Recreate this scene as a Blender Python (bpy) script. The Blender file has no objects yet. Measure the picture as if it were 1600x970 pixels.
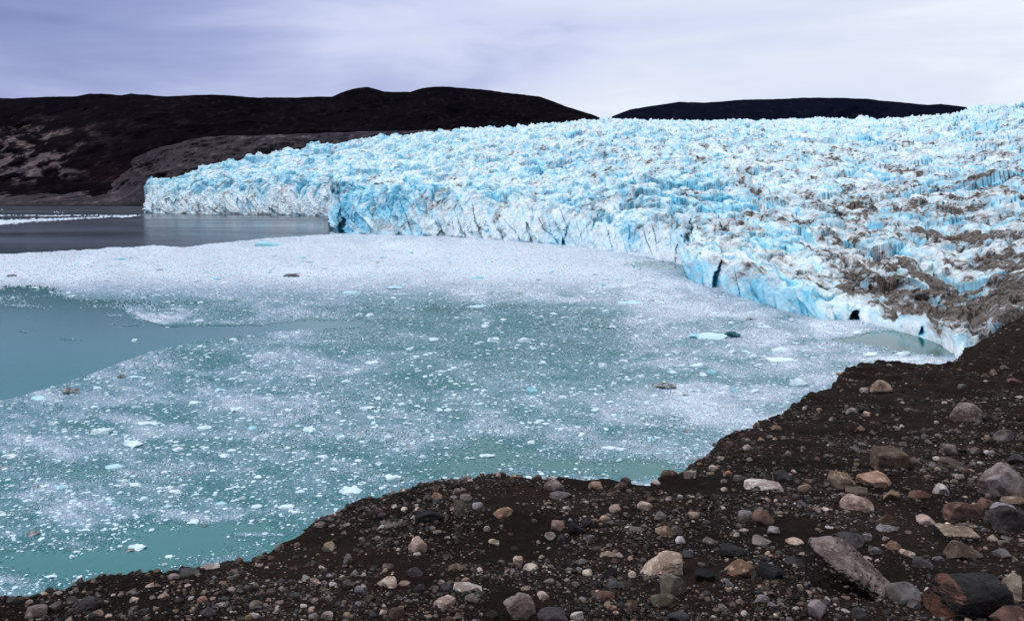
import bpy, bmesh, math, random
import numpy as np
from mathutils import Vector, Matrix

R = math.radians
random.seed(7)
rng = np.random.default_rng(11)
scene = bpy.context.scene
COL = scene.collection

# ------------------------------------------------------------------ camera
F = 1244.0          # focal length in pixels of a 1600 px wide frame
HZ = 300.0          # row of the horizon
H = 40.0            # eye height over the water
cam_d = bpy.data.cameras.new('camera')
cam_d.sensor_width = 36.0
cam_d.lens = 36.0 * F / 1600.0
cam_d.shift_y = -(485.0 - HZ) / 1600.0
cam_d.clip_start = 0.1
cam_d.clip_end = 60000.0
cam = bpy.data.objects.new('camera', cam_d)
COL.objects.link(cam)
cam.location = (0, 0, H)
cam.rotation_euler = (R(90), 0, 0)
scene.camera = cam

# ------------------------------------------------------------------ sky
SUN_EL, SUN_AZ = R(50), R(-82)      # azimuth measured clockwise from +Y (towards +X)
world = bpy.data.worlds.new('World')
scene.world = world
world.use_nodes = True
wt = world.node_tree
wt.nodes.clear()


def N(t, kind, **kw):
    n = t.nodes.new(kind)
    for k, v in kw.items():
        if k.startswith('_'):
            setattr(n, k[1:], v)
        else:
            n.inputs[k].default_value = v
    return n


def ramp(t, stops, interp='LINEAR'):
    n = t.nodes.new('ShaderNodeValToRGB')
    cr = n.color_ramp
    cr.interpolation = interp
    while len(cr.elements) < len(stops):
        cr.elements.new(0.5)
    for e, (p, c) in zip(cr.elements, stops):
        e.position = p
        e.color = (c[0], c[1], c[2], 1) if len(c) == 3 else c
    return n


sky = N(wt, 'ShaderNodeTexSky')
sky.sky_type = 'NISHITA'
sky.sun_disc = False
sky.sun_elevation = SUN_EL
sky.sun_rotation = SUN_AZ
sky.air_density = 1.0
sky.dust_density = 2.0
tc = N(wt, 'ShaderNodeTexCoord')
mp = N(wt, 'ShaderNodeMapping', Scale=(1.0, 0.9, 5.0), Rotation=(0, R(-3), R(20)))
wt.links.new(tc.outputs['Generated'], mp.inputs['Vector'])
cn = N(wt, 'ShaderNodeTexNoise', Scale=2.0, Detail=5.0, Roughness=0.5, Distortion=0.35)
wt.links.new(mp.outputs[0], cn.inputs['Vector'])
# broad brightness of the overcast: brighter towards the hidden sun (right), bluer to the left
sx = N(wt, 'ShaderNodeSeparateXYZ')
wt.links.new(tc.outputs['Generated'], sx.inputs[0])
m1 = N(wt, 'ShaderNodeMath', _operation='MULTIPLY_ADD')
m1.inputs[1].default_value = 0.52
m1.inputs[2].default_value = 0.06
wt.links.new(sx.outputs['X'], m1.inputs[0])
m2 = N(wt, 'ShaderNodeMath', _operation='ADD')
wt.links.new(cn.outputs['Fac'], m2.inputs[0])
wt.links.new(m1.outputs[0], m2.inputs[1])
hzb = N(wt, 'ShaderNodeMapRange', **{'From Min': 0.0, 'From Max': 0.16, 'To Min': 0.05, 'To Max': 0.0})
wt.links.new(sx.outputs['Z'], hzb.inputs['Value'])
zup = N(wt, 'ShaderNodeMapRange', **{'From Min': 0.1, 'From Max': 0.35, 'To Min': 0.0, 'To Max': 0.25})
wt.links.new(sx.outputs['Z'], zup.inputs['Value'])
m3 = N(wt, 'ShaderNodeMath', _operation='ADD')
wt.links.new(m2.outputs[0], m3.inputs[0])
wt.links.new(hzb.outputs[0], m3.inputs[1])
m4 = N(wt, 'ShaderNodeMath', _operation='ADD')
wt.links.new(m3.outputs[0], m4.inputs[0])
wt.links.new(zup.outputs[0], m4.inputs[1])
SK = 10.0
cr = ramp(wt, [(0.22, (0.165 * SK, 0.20 * SK, 0.40 * SK)), (0.42, (0.29 * SK, 0.33 * SK, 0.56 * SK)),
               (0.60, (0.52 * SK, 0.555 * SK, 0.745 * SK)), (0.85, (0.64 * SK, 0.685 * SK, 0.79 * SK)),
               (1.0, (0.80 * SK, 0.84 * SK, 0.91 * SK))])
wt.links.new(m4.outputs[0], cr.inputs['Fac'])
mx = N(wt, 'ShaderNodeMix', _data_type='RGBA')
mx.inputs['Factor'].default_value = 0.92
wt.links.new(sky.outputs[0], mx.inputs['A'])
wt.links.new(cr.outputs[0], mx.inputs['B'])
bg = N(wt, 'ShaderNodeBackground', Strength=0.1)
wt.links.new(mx.outputs['Result'], bg.inputs['Color'])
wo = N(wt, 'ShaderNodeOutputWorld')
wt.links.new(bg.outputs[0], wo.inputs['Surface'])

sun_d = bpy.data.lights.new('sun', 'SUN')
sun_d.energy = 1.5
sun_d.angle = R(14)
sun_d.color = (1.0, 0.975, 0.93)
sun = bpy.data.objects.new('sun', sun_d)
COL.objects.link(sun)
to_sun = Vector((math.sin(SUN_AZ) * math.cos(SUN_EL), math.cos(SUN_AZ) * math.cos(SUN_EL), math.sin(SUN_EL)))
sun.rotation_euler = to_sun.to_track_quat('Z', 'Y').to_euler()

scene.view_settings.view_transform = 'Standard'
scene.view_settings.look = 'None'
scene.view_settings.exposure = 0.32
scene.view_settings.gamma = 1.0
scene.view_settings.use_curve_mapping = False

# ------------------------------------------------------------------ numeric helpers


def _h(ix, iy, iz, seed):
    h = (ix.astype(np.int64) * 374761393 + iy.astype(np.int64) * 668265263
         + iz.astype(np.int64) * 2147483647 + seed * 144665) & 0xffffffff
    h = h.astype(np.uint64)
    h = ((h ^ (h >> np.uint64(13))) * np.uint64(1274126177)) & np.uint64(0xffffffff)
    h = ((h ^ (h >> np.uint64(16))) * np.uint64(2246822519)) & np.uint64(0xffffffff)
    h = h ^ (h >> np.uint64(15))
    return (h & np.uint64(0xffffff)).astype(np.float64) / float(0x1000000)


def vnoise(x, y, z=None, seed=0):
    """smooth value noise in -1..1"""
    if z is None:
        z = np.zeros_like(x)
    fx, fy, fz = np.floor(x), np.floor(y), np.floor(z)
    tx, ty, tz = x - fx, y - fy, z - fz
    tx, ty, tz = [t * t * t * (t * (t * 6 - 15) + 10) for t in (tx, ty, tz)]
    r = 0
    for dx in (0, 1):
        wx = tx if dx else 1 - tx
        for dy in (0, 1):
            wy = ty if dy else 1 - ty
            for dz in (0, 1):
                wz = tz if dz else 1 - tz
                r = r + wx * wy * wz * _h(fx + dx, fy + dy, fz + dz, seed)
    return r * 2 - 1


def fbm(x, y, z=None, seed=0, octv=4, gain=0.5, lac=2.03):
    a, s, r = 1.0, 0.0, 0
    for k in range(octv):
        r = r + a * vnoise(x, y, z, seed + 17 * k)
        s += a
        a *= gain
        x, y = x * lac + 3.1, y * lac + 1.7
        if z is not None:
            z = z * lac + 5.3
    return r / s


def worley(x, y, seed=0):
    """F1, F2, and two random numbers + offset vector of the nearest cell"""
    fx, fy = np.floor(x), np.floor(y)
    f1 = np.full(x.shape, 9.0); f2 = np.full(x.shape, 9.0)
    r1 = np.zeros(x.shape); r2 = np.zeros(x.shape); ox = np.zeros(x.shape); oy = np.zeros(x.shape)
    z0 = np.zeros_like(fx)
    for dx in (-1, 0, 1):
        for dy in (-1, 0, 1):
            cx, cy = fx + dx, fy + dy
            px = cx + _h(cx, cy, z0, seed); py = cy + _h(cx, cy, z0 + 1, seed)
            ex, ey = x - px, y - py
            d = np.hypot(ex, ey)
            near = d < f1
            f2 = np.where(near, f1, np.minimum(f2, d))
            f1 = np.where(near, d, f1)
            r1 = np.where(near, _h(cx, cy, z0 + 2, seed), r1)
            r2 = np.where(near, _h(cx, cy, z0 + 3, seed), r2)
            ox = np.where(near, ex, ox); oy = np.where(near, ey, oy)
    return f1, f2, r1, r2, ox, oy


def sstep(a, b, x):
    t = np.clip((x - a) / (b - a), 0, 1)
    return t * t * (3 - 2 * t)


def lerp_tab(tab):
    xs, ys = np.array(tab, float).T
    return lambda u: np.interp(u, xs, ys)


def mesh_np(name, co, quads, mats, attrs=None, smooth=False, mat_idx=None):
    me = bpy.data.meshes.new(name)
    co = np.asarray(co, np.float32)
    quads = np.asarray(quads, np.int32)
    n = quads.shape[1]
    me.vertices.add(len(co)); me.vertices.foreach_set('co', co.ravel())
    me.loops.add(quads.size); me.loops.foreach_set('vertex_index', quads.ravel())
    me.polygons.add(len(quads))
    me.polygons.foreach_set('loop_start', np.arange(0, quads.size, n, dtype=np.int32))
    me.polygons.foreach_set('use_smooth', np.full(len(quads), smooth, bool))
    for m in (mats if isinstance(mats, (list, tuple)) else [mats]):
        me.materials.append(m)
    if mat_idx is not None:
        me.polygons.foreach_set('material_index', mat_idx.astype(np.int32))
    for k, v in (attrs or {}).items():
        a = me.attributes.new(k, 'FLOAT_COLOR', 'POINT')
        v = np.asarray(v, np.float32)
        if v.shape[1] == 3:
            v = np.concatenate([v, np.ones((len(v), 1), np.float32)], 1)
        a.data.foreach_set('color', v.ravel())
    me.update(calc_edges=True)
    return me


def grid_quads(nr, nc):
    i = np.arange(nr * nc).reshape(nr, nc)
    return np.stack([i[:-1, :-1], i[:-1, 1:], i[1:, 1:], i[1:, :-1]], -1).reshape(-1, 4)


def link(name, me, label=None, cat=None, group=None, kind=None, loc=None, parent=None):
    o = bpy.data.objects.new(name, me)
    COL.objects.link(o)
    if loc is not None:
        o.location = loc
    if parent is not None:
        o.parent = parent
    if label: o['label'] = label
    if cat: o['category'] = cat
    if group: o['group'] = group
    if kind: o['kind'] = kind
    return o


# ------------------------------------------------------------------ materials


def new_mat(name):
    m = bpy.data.materials.new(name)
    m.use_nodes = True
    t = m.node_tree
    t.nodes.clear()
    out = N(t, 'ShaderNodeOutputMaterial')
    b = N(t, 'ShaderNodeBsdfPrincipled')
    t.links.new(b.outputs[0], out.inputs['Surface'])
    return m, t, b


def mixc(t, fac, a, b, mode='MIX'):
    n = t.nodes.new('ShaderNodeMix')
    n.data_type = 'RGBA'
    n.blend_type = mode
    for sock, v in (('Factor', fac), ('A', a), ('B', b)):
        if hasattr(v, 'links'):
            t.links.new(v, n.inputs[sock])
        elif isinstance(v, (int, float)):
            n.inputs[sock].default_value = v
        else:
            n.inputs[sock].default_value = (v[0], v[1], v[2], 1)
    return n.outputs['Result']


def noise(t, scale, detail=4, rough=0.55, coord='Object', dist=0.0, vec=None):
    if vec is None:
        c = t.nodes.new('ShaderNodeTexCoord')
        vec = c.outputs[coord]
    n = N(t, 'ShaderNodeTexNoise', Scale=scale, Detail=detail, Roughness=rough, Distortion=dist)
    t.links.new(vec, n.inputs['Vector'])
    return n.outputs['Fac']


def band(t, fac, a, b):
    n = N(t, 'ShaderNodeMapRange', **{'From Min': a, 'From Max': b})
    n.interpolation_type = 'SMOOTHSTEP'
    t.links.new(fac, n.inputs['Value'])
    return n.outputs[0]


def bump(t, bsdf, height, strength, dist):
    n = N(t, 'ShaderNodeBump', Strength=strength, Distance=dist)
    t.links.new(height, n.inputs['Height'])
    t.links.new(n.outputs[0], bsdf.inputs['Normal'])


def attr(t, name):
    n = t.nodes.new('ShaderNodeAttribute')
    n.attribute_name = name
    return n


def mat_glacier():
    m, t, b = new_mat('glacier_ice')
    a = attr(t, 'col')
    tcn = t.nodes.new('ShaderNodeTexCoord')

    def stretched(size, lean=0.0):
        mpn = N(t, 'ShaderNodeMapping', Scale=size, Rotation=(0, R(lean), 0))
        mpn.vector_type = 'TEXTURE'
        t.links.new(tcn.outputs['Object'], mpn.inputs['Vector'])
        return mpn.outputs[0]

    n1 = noise(t, 0.75, 6, 0.68)
    n2 = noise(t, 1.0, 5, 0.62, vec=stretched((8, 30, 11), 25), dist=0.4)
    n3 = noise(t, 1.0, 3, 0.5, vec=stretched((24, 70, 14), -42), dist=0.6)
    n4 = noise(t, 1.0, 6, 0.7, vec=stretched((6.5, 18, 2.8), -38), dist=0.5)
    c = mixc(t, band(t, n2, 0.50, 0.72), a.outputs['Color'], (0.37, 0.745, 0.89))
    c = mixc(t, 0.5, a.outputs['Color'], c)
    c = mixc(t, band(t, n1, 0.60, 0.74), c, (0.60, 0.84, 0.94))
    c = mixc(t, band(t, n2, 0.47, 0.30), c, (0.86, 0.93, 0.955))
    # debris carried on the ice: how much there is rides in the alpha of the attribute
    s1 = N(t, 'ShaderNodeMath', _operation='MULTIPLY_ADD'); s1.inputs[1].default_value = 0.8
    s1.inputs[1].default_value = 1.15; t.links.new(n4, s1.inputs[0]); t.links.new(n3, s1.inputs[2])
    s2 = N(t, 'ShaderNodeMath', _operation='MULTIPLY_ADD'); s2.inputs[1].default_value = 0.37
    t.links.new(a.outputs['Alpha'], s2.inputs[0]); t.links.new(s1.outputs[0], s2.inputs[2])
    film = mixc(t, band(t, s2.outputs[0], 1.09, 1.36), c, (0.43, 0.405, 0.39))
    film = mixc(t, 0.75, c, film)
    dirt = mixc(t, band(t, n1, 0.40, 0.62), (0.042, 0.031, 0.024), (0.175, 0.138, 0.112))
    c = mixc(t, band(t, s2.outputs[0], 1.295, 1.41), film, dirt)
    t.links.new(c, b.inputs['Base Color'])
    b.inputs['Roughness'].default_value = 0.55
    b.inputs['Specular IOR Level'].default_value = 0.3
    b.inputs['Subsurface Weight'].default_value = 0.5
    b.inputs['Subsurface Radius'].default_value = (0.5, 0.9, 1.0)
    b.inputs['Subsurface Scale'].default_value = 1.6
    hs = N(t, 'ShaderNodeMath', _operation='MULTIPLY_ADD'); hs.inputs[1].default_value = 0.6
    t.links.new(n4, hs.inputs[0]); t.links.new(n1, hs.inputs[2])
    bump(t, b, hs.outputs[0], 0.55, 1.3)
    return m


def mat_hill(name, c1, c2, c3, s=0.004):
    m, t, b = new_mat(name)
    a = attr(t, 'col')
    tcn = t.nodes.new('ShaderNodeTexCoord')
    mpn = N(t, 'ShaderNodeMapping', Scale=(1, 0.22, 1.25))
    t.links.new(tcn.outputs['Object'], mpn.inputs['Vector'])
    n1 = noise(t, s, 7, 0.62, vec=mpn.outputs[0])
    n2 = noise(t, s * 7, 6, 0.68, vec=mpn.outputs[0])
    c = mixc(t, band(t, n1, 0.35, 0.65), c1, c2)
    c = mixc(t, band(t, n2, 0.52, 0.70), c, c3)
    c = mixc(t, 1.0, c, a.outputs['Color'], 'MULTIPLY')
    t.links.new(c, b.inputs['Base Color'])
    b.inputs['Roughness'].default_value = 0.9
    b.inputs['Specular IOR Level'].default_value = 0.0
    bump(t, b, n2, 0.4, 9.0)
    return m


def mat_water():
    m, t, b = new_mat('glacial_water')
    tcn = t.nodes.new('ShaderNodeTexCoord')
    mpn = N(t, 'ShaderNodeMapping', Scale=(1, 0.25, 1))
    t.links.new(tcn.outputs['Object'], mpn.inputs['Vector'])
    wa = attr(t, 'col')
    t.links.new(wa.outputs['Color'], b.inputs['Base Color'])
    rr = N(t, 'ShaderNodeMapRange', **{'To Min': 0.06, 'To Max': 0.17})
    t.links.new(wa.outputs['Alpha'], rr.inputs['Value']); 
    mpb = N(t, 'ShaderNodeMapping', Scale=(0.0016, 0.006, 1))
    t.links.new(tcn.outputs['Object'], mpb.inputs['Vector'])
    nb = noise(t, 1.0, 4, 0.55, vec=mpb.outputs[0])
    rs = N(t, 'ShaderNodeMath', _operation='MULTIPLY'); t.links.new(rr.outputs[0], rs.inputs[0])
    rm = N(t, 'ShaderNodeMapRange', **{'From Min': 0.35, 'From Max': 0.65, 'To Min': 0.75, 'To Max': 1.5})
    t.links.new(nb, rm.inputs['Value']); t.links.new(rm.outputs[0], rs.inputs[1])
    t.links.new(rs.outputs[0], b.inputs['Roughness'])
    b.inputs['Roughness'].default_value = 0.17
    b.inputs['IOR'].default_value = 1.33
    n1 = noise(t, 1.1, 4, 0.6, vec=mpn.outputs[0])
    nr = noise(t, 3.2, 3, 0.6, vec=mpn.outputs[0])
    hs = N(t, 'ShaderNodeMath', _operation='MULTIPLY_ADD'); hs.inputs[1].default_value = 0.5
    t.links.new(nr, hs.inputs[0]); t.links.new(n1, hs.inputs[2])
    bump(t, b, hs.outputs[0], 0.13, 0.2)
    return m


def mat_slush():
    m, t, b = new_mat('brash_ice')
    a = attr(t, 'col')
    t.links.new(a.outputs['Color'], b.inputs['Base Color'])
    b.inputs['Roughness'].default_value = 0.45
    b.inputs['IOR'].default_value = 1.31
    return m


def mat_floe():
    m, t, b = new_mat('floating_ice')
    oi = t.nodes.new('ShaderNodeObjectInfo')
    n1 = noise(t, 1.4, 5, 0.6)
    c = mixc(t, band(t, n1, 0.35, 0.7), oi.outputs['Color'], (0.78, 0.89, 0.92))
    c = mixc(t, 0.45, oi.outputs['Color'], c)
    t.links.new(c, b.inputs['Base Color'])
    b.inputs['Roughness'].default_value = 0.4
    b.inputs['IOR'].default_value = 1.31
    bump(t, b, n1, 0.5, 0.15)
    return m


def mat_stone(name='stone', fixed=None, attribute=None):
    m, t, b = new_mat(name)
    oi = t.nodes.new('ShaderNodeObjectInfo')
    tcn = t.nodes.new('ShaderNodeTexCoord')
    add = N(t, 'ShaderNodeVectorMath', _operation='ADD')
    t.links.new(tcn.outputs['Object'], add.inputs[0])
    sc = N(t, 'ShaderNodeMath', _operation='MULTIPLY')
    sc.inputs[1].default_value = 37.0
    t.links.new(oi.outputs['Random'], sc.inputs[0])
    t.links.new(sc.outputs[0], add.inputs[1])
    vec = add.outputs[0]
    if fixed is not None:
        rgb = t.nodes.new('ShaderNodeRGB'); rgb.outputs[0].default_value = (*fixed, 1); base = rgb.outputs[0]
    elif attribute:
        base = attr(t, attribute).outputs['Color']
    else:
        base = oi.outputs['Color']
    big = noise(t, 3.5, 5, 0.62, vec=vec)
    mid = noise(t, 16, 5, 0.7, vec=vec)
    fine = noise(t, 70, 3, 0.7, vec=vec)
    dark = mixc(t, 1.0, base, (0.42, 0.36, 0.33), 'MULTIPLY')
    lite = mixc(t, 1.0, base, (1.75, 1.7, 1.68), 'MULTIPLY')
    c = mixc(t, band(t, big, 0.42, 0.62), dark, base)
    c = mixc(t, band(t, mid, 0.54, 0.72), c, lite)
    c = mixc(t, band(t, mid, 0.46, 0.30), c, dark)
    c = mixc(t, band(t, fine, 0.60, 0.72), c, dark)
    t.links.new(c, b.inputs['Base Color'])
    b.inputs['Roughness'].default_value = 0.78
    b.inputs['Specular IOR Level'].default_value = 0.18
    hh = N(t, 'ShaderNodeMath', _operation='MULTIPLY_ADD')
    hh.inputs[1].default_value = 0.35
    t.links.new(fine, hh.inputs[0]); t.links.new(mid, hh.inputs[2])
    bump(t, b, hh.outputs[0], 0.7, 0.03)
    return m


def mat_soil():
    m, t, b = new_mat('moraine_soil')
    n1 = noise(t, 0.5, 5, 0.6)
    n2 = noise(t, 9, 6, 0.7)
    n3 = noise(t, 45, 4, 0.7)
    c = mixc(t, band(t, n1, 0.4, 0.65), (0.0110, 0.0072, 0.0056), (0.0220, 0.0138, 0.0104))
    c = mixc(t, band(t, n2, 0.52, 0.72), c, (0.028, 0.021, 0.018))
    c = mixc(t, band(t, n3, 0.60, 0.75), c, (0.065, 0.050, 0.044))
    c = mixc(t, band(t, n3, 0.42, 0.30), c, (0.010, 0.008, 0.007))
    t.links.new(c, b.inputs['Base Color'])
    b.inputs['Roughness'].default_value = 0.95
    b.inputs['Specular IOR Level'].default_value = 0.03
    hh = N(t, 'ShaderNodeMath', _operation='MULTIPLY_ADD')
    hh.inputs[1].default_value = 0.4
    t.links.new(n3, hh.inputs[0]); t.links.new(n2, hh.inputs[2])
    bump(t, b, hh.outputs[0], 0.9, 0.06)
    return m


M_GLACIER = mat_glacier()
M_WATER = mat_water()
M_SLUSH = mat_slush()
M_FLOE = mat_floe()
M_STONE = mat_stone()
M_GRAVEL = mat_stone('gravel', attribute='col')
M_RUST = mat_stone('rusty_stone', fixed=(0.115, 0.055, 0.038))
M_BLACK = mat_stone('black_stone', fixed=(0.020, 0.018, 0.018))
M_TOPLIT = mat_stone('lit_top_stone', fixed=(0.24, 0.19, 0.18))
M_DARKICE = mat_stone('dark_ice', fixed=(0.05, 0.22, 0.25))
M_SOIL = mat_soil()
M_HILL = mat_hill('dark_rock', (0.0050, 0.0040, 0.0066), (0.0072, 0.0057, 0.0085), (0.0190, 0.0150, 0.0175))
M_SHELF = mat_hill('grey_rubble', (0.042, 0.037, 0.046), (0.062, 0.054, 0.062), (0.13, 0.108, 0.108), 0.007)
M_FAR = mat_hill('far_rock', (0.0042, 0.0054, 0.0130), (0.0056, 0.0068, 0.0150), (0.0120, 0.0128, 0.0215), 0.002)


def unproj(u, D):
    return (u - 800.0) / F * D


# ------------------------------------------------------------------ hills
def hill_mesh(name, us, prof, mat, amp, wav, nt=160, seed=3, colf=None, drop=True):
    """prof(t, u) -> (D, row); the surface runs from the shore to the crest"""
    t = np.linspace(0, 1, nt)
    U, T = np.meshgrid(us, t)
    D, v = prof(T, U)
    X = unproj(U, D); Y = D
    Z = H + (HZ - v) * D / F
    env = np.sin(np.pi * np.clip(T, 0, 1) * 0.93) ** 0.5
    rid = 1 - np.abs(fbm(X / wav, Z / (wav * 0.55), Y / (wav * 7), seed, 6, 0.58)) * 2.2
    dd = (rid - 0.4) * amp * env
    Y2 = Y - dd * 1.6
    X2 = X * Y2 / Y
    Z2 = H + (Z - H) + dd * 0.25 * env
    crestn = fbm(X / (wav * 0.35), Y / wav, None, seed + 9, 4) * amp * 0.05
    Z2 = Z2 + crestn * sstep(0.5, 1, T)
    co = np.stack([X2, Y2, Z2], -1)
    C = np.ones(co.shape) if colf is None else colf(U, v, X2, Y2, Z2)
    if drop:     # back slope
        for k in (0.25, 1.0):
            back = co[nt - 1:nt].copy()
            back[..., 1] += 900 * k; back[..., 0] *= (back[..., 1] / (back[..., 1] - 900 * k))
            back[..., 2] = co[nt - 1:nt][..., 2] * (1 - k) - 20 * k
            co = np.concatenate([co, back], 0); C = np.concatenate([C, C[nt - 1:nt]], 0)
    return mesh_np(name, co.reshape(-1, 3), grid_quads(co.shape[0], co.shape[1]), mat, {'col': C.reshape(-1, 3)}, smooth=True)


sky_h = lerp_tab([(-400, 150), (-200, 156), (-60, 150), (0, 153), (60, 152), (120, 151), (140, 147), (190, 149), (205, 145), (260, 149),
                  (330, 147), (390, 152), (430, 153), (460, 154), (520, 151), (555, 138), (575, 137), (600, 144), (640, 145),
                  (660, 139), (690, 136), (720, 138), (760, 142), (840, 151), (880, 165), (920, 178), (940, 186), (1000, 205)])


def prof_hill(T, U):
    D = 2420 + 2.3 * np.clip(U - 250, 0, 900) + 1300 * T ** 1.1
    v = 322 + (sky_h(U) - 322) * T ** 0.82
    return D, v


def col_hill(U, v, X, Y, Z):
    """pinkish bare outcrops at the left, dark elsewhere"""
    out = np.exp(-((U - 20) / 95) ** 2) * sstep(180, 215, v) * sstep(292, 275, v)
    out += 0.7 * np.exp(-((U - 55) / 60) ** 2 - ((v - 250) / 28) ** 2)
    n = sstep(0.0, 0.35, fbm(X / 52 + Z / 70, Z / 27, Y / 900, 5, 6, 0.68))
    k = np.clip(out * n * 1.1, 0, 1)
    base = 0.85 + 0.35 * fbm(X / 300, Y / 600, Z / 150, 8, 4)
    red = np.exp(-((U - 165) / 30) ** 2 - ((v - 270) / 16) ** 2)
    C = np.stack([base + k * 13.5 + red * 1.0, base + k * 13.2 + red * 0.5, base + k * 9.2 + red * 0.2], -1)
    return C


hill = link('hill', hill_mesh('hill', np.linspace(-420, 1000, 900), prof_hill, M_HILL, 55, 430, 200, 3, col_hill),
            'dark bare rocky hill across the fjord behind the glacier', 'hill', kind='structure')

shelf_top = lerp_tab([(-420, 292), (0, 290), (60, 290), (120, 291), (165, 286), (185, 268), (210, 248), (240, 234), (300, 218), (350, 213), (450, 211),
                      (520, 208), (600, 206), (700, 203), (820, 206), (900, 214)])


def prof_shelf(T, U):
    D = 2262 + 650 * T
    v = 322 + (shelf_top(U) - 322) * np.sin(T * np.pi / 2) ** 0.9
    return D, v


def col_shelf(U, v, X, Y, Z):
    n = fbm(X / 60, Y / 200, Z / 22, 15, 5, 0.6)
    pal = sstep(0.05, 0.4, n) * np.exp(-((U - 130) / 75) ** 2) * sstep(282, 296, v) * 1.5
    rust = np.exp(-((U - 172) / 22) ** 2 - ((v - 272) / 12) ** 2)
    lo = 0.75 + 0.4 * fbm(X / 40, Y / 200, Z / 12, 19, 4)
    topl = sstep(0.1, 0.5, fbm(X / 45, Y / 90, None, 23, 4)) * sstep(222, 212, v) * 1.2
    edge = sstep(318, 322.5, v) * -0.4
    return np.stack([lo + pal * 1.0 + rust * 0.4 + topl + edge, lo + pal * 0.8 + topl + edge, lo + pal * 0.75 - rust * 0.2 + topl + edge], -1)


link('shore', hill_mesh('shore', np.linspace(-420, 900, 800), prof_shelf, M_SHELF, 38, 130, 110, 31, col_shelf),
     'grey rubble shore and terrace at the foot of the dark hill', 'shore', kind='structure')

far_top = lerp_tab([(900, 212), (940, 191), (960, 181), (985, 172), (1020, 166), (1060, 160), (1100, 161), (1150, 157), (1220, 155), (1280, 153),
                    (1350, 155), (1400, 160), (1450, 165), (1470, 163), (1500, 167), (1540, 172), (1640, 186), (1800, 200)])


def prof_far(T, U):
    return 5600 + 1900 * T, 305 + (far_top(U) - 305) * T ** 0.9


link('far_hill', hill_mesh('far_hill', np.linspace(900, 1800, 500), prof_far, M_FAR, 60, 420, 90, 77),
     'low blue-black hill on the skyline beyond the glacier', 'hill', kind='structure')

# ------------------------------------------------------------------ water
wu = np.concatenate([np.linspace(-9000, -1500, 12), np.linspace(-1400, 500, 120), np.linspace(700, 9000, 12)])
wy = np.concatenate([np.linspace(-300, 0, 4), np.linspace(20, 1600, 130), np.linspace(1700, 12000, 14)])
WX, WY = np.meshgrid(wu, wy)
clear = sstep(330, 620, WY)[..., None]          # silty meltwater near the ice and shore, clearer fjord water farther out
WC = np.array([0.038, 0.168, 0.162]) * (1 - clear) + np.array([0.030, 0.040, 0.046]) * clear
pool = np.exp(-((WX - 100) / 22) ** 2 - ((WY - 203) / 16) ** 2)[..., None]     # pool at the ice foot, its dark green reflection put into the colour
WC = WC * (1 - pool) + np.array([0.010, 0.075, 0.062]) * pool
WC = WC * (1 + 0.22 * fbm(WX / 60, WY / 90, None, 7, 4))[..., None]
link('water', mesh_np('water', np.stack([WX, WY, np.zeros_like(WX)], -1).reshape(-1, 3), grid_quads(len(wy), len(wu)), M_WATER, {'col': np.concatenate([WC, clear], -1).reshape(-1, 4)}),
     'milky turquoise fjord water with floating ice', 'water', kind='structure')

# ------------------------------------------------------------------ glacier
front_v = [(222, 333), (300, 334.2), (400, 335.5), (513, 338), (516, 352), (519, 365), (600, 366.5), (700, 370), (800, 377), (900, 385), (1000, 400), (1064, 414),
           (1067, 425), (1072, 438), (1115, 450), (1160, 467), (1220, 487), (1290, 500), (1345, 503), (1390, 515), (1440, 526), (1475, 540),
           (1492, 556), (1500, 562)]
fu = np.array([p[0] for p in front_v], float)
fD = H * F / (np.array([p[1] for p in front_v]) - HZ)
fu = np.concatenate([fu, [1515, 1560, 1600, 1700, 1800]])
fD = np.concatenate([fD, [190, 196, 205, 215, 225]])
ct_v = lerp_tab([(222, 298), (240, 288), (300, 292), (400, 292), (513, 287), (519, 300), (560, 301), (600, 296), (700, 300), (800, 313), (900, 326), (1000, 343), (1064, 358),
                 (1072, 395), (1120, 402), (1160, 418), (1220, 444), (1290, 464), (1345, 470), (1400, 484), (1460, 506), (1492, 524),
                 (1515, 520), (1560, 492), (1600, 475), (1700, 450), (1800, 430)])
sk_v = lerp_tab([(222, 288), (235, 279), (260, 272), (300, 265), (340, 255), (400, 244), (450, 233), (500, 226), (560, 221), (600, 212), (650, 208),
                 (700, 204), (760, 201), (800, 200), (850, 195), (900, 191), (940, 187), (1000, 189), (1100, 189), (1200, 188), (1300, 186),
                 (1400, 186), (1450, 184), (1480, 180), (1520, 171), (1560, 167), (1600, 164), (1700, 160), (1800, 158)])
sk_D = lerp_tab([(222, 1560), (300, 1750), (400, 2050), (600, 2600), (800, 3200), (1000, 3700), (1300, 3700), (1480, 3000), (1600, 2300), (1800, 2000)])


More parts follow.
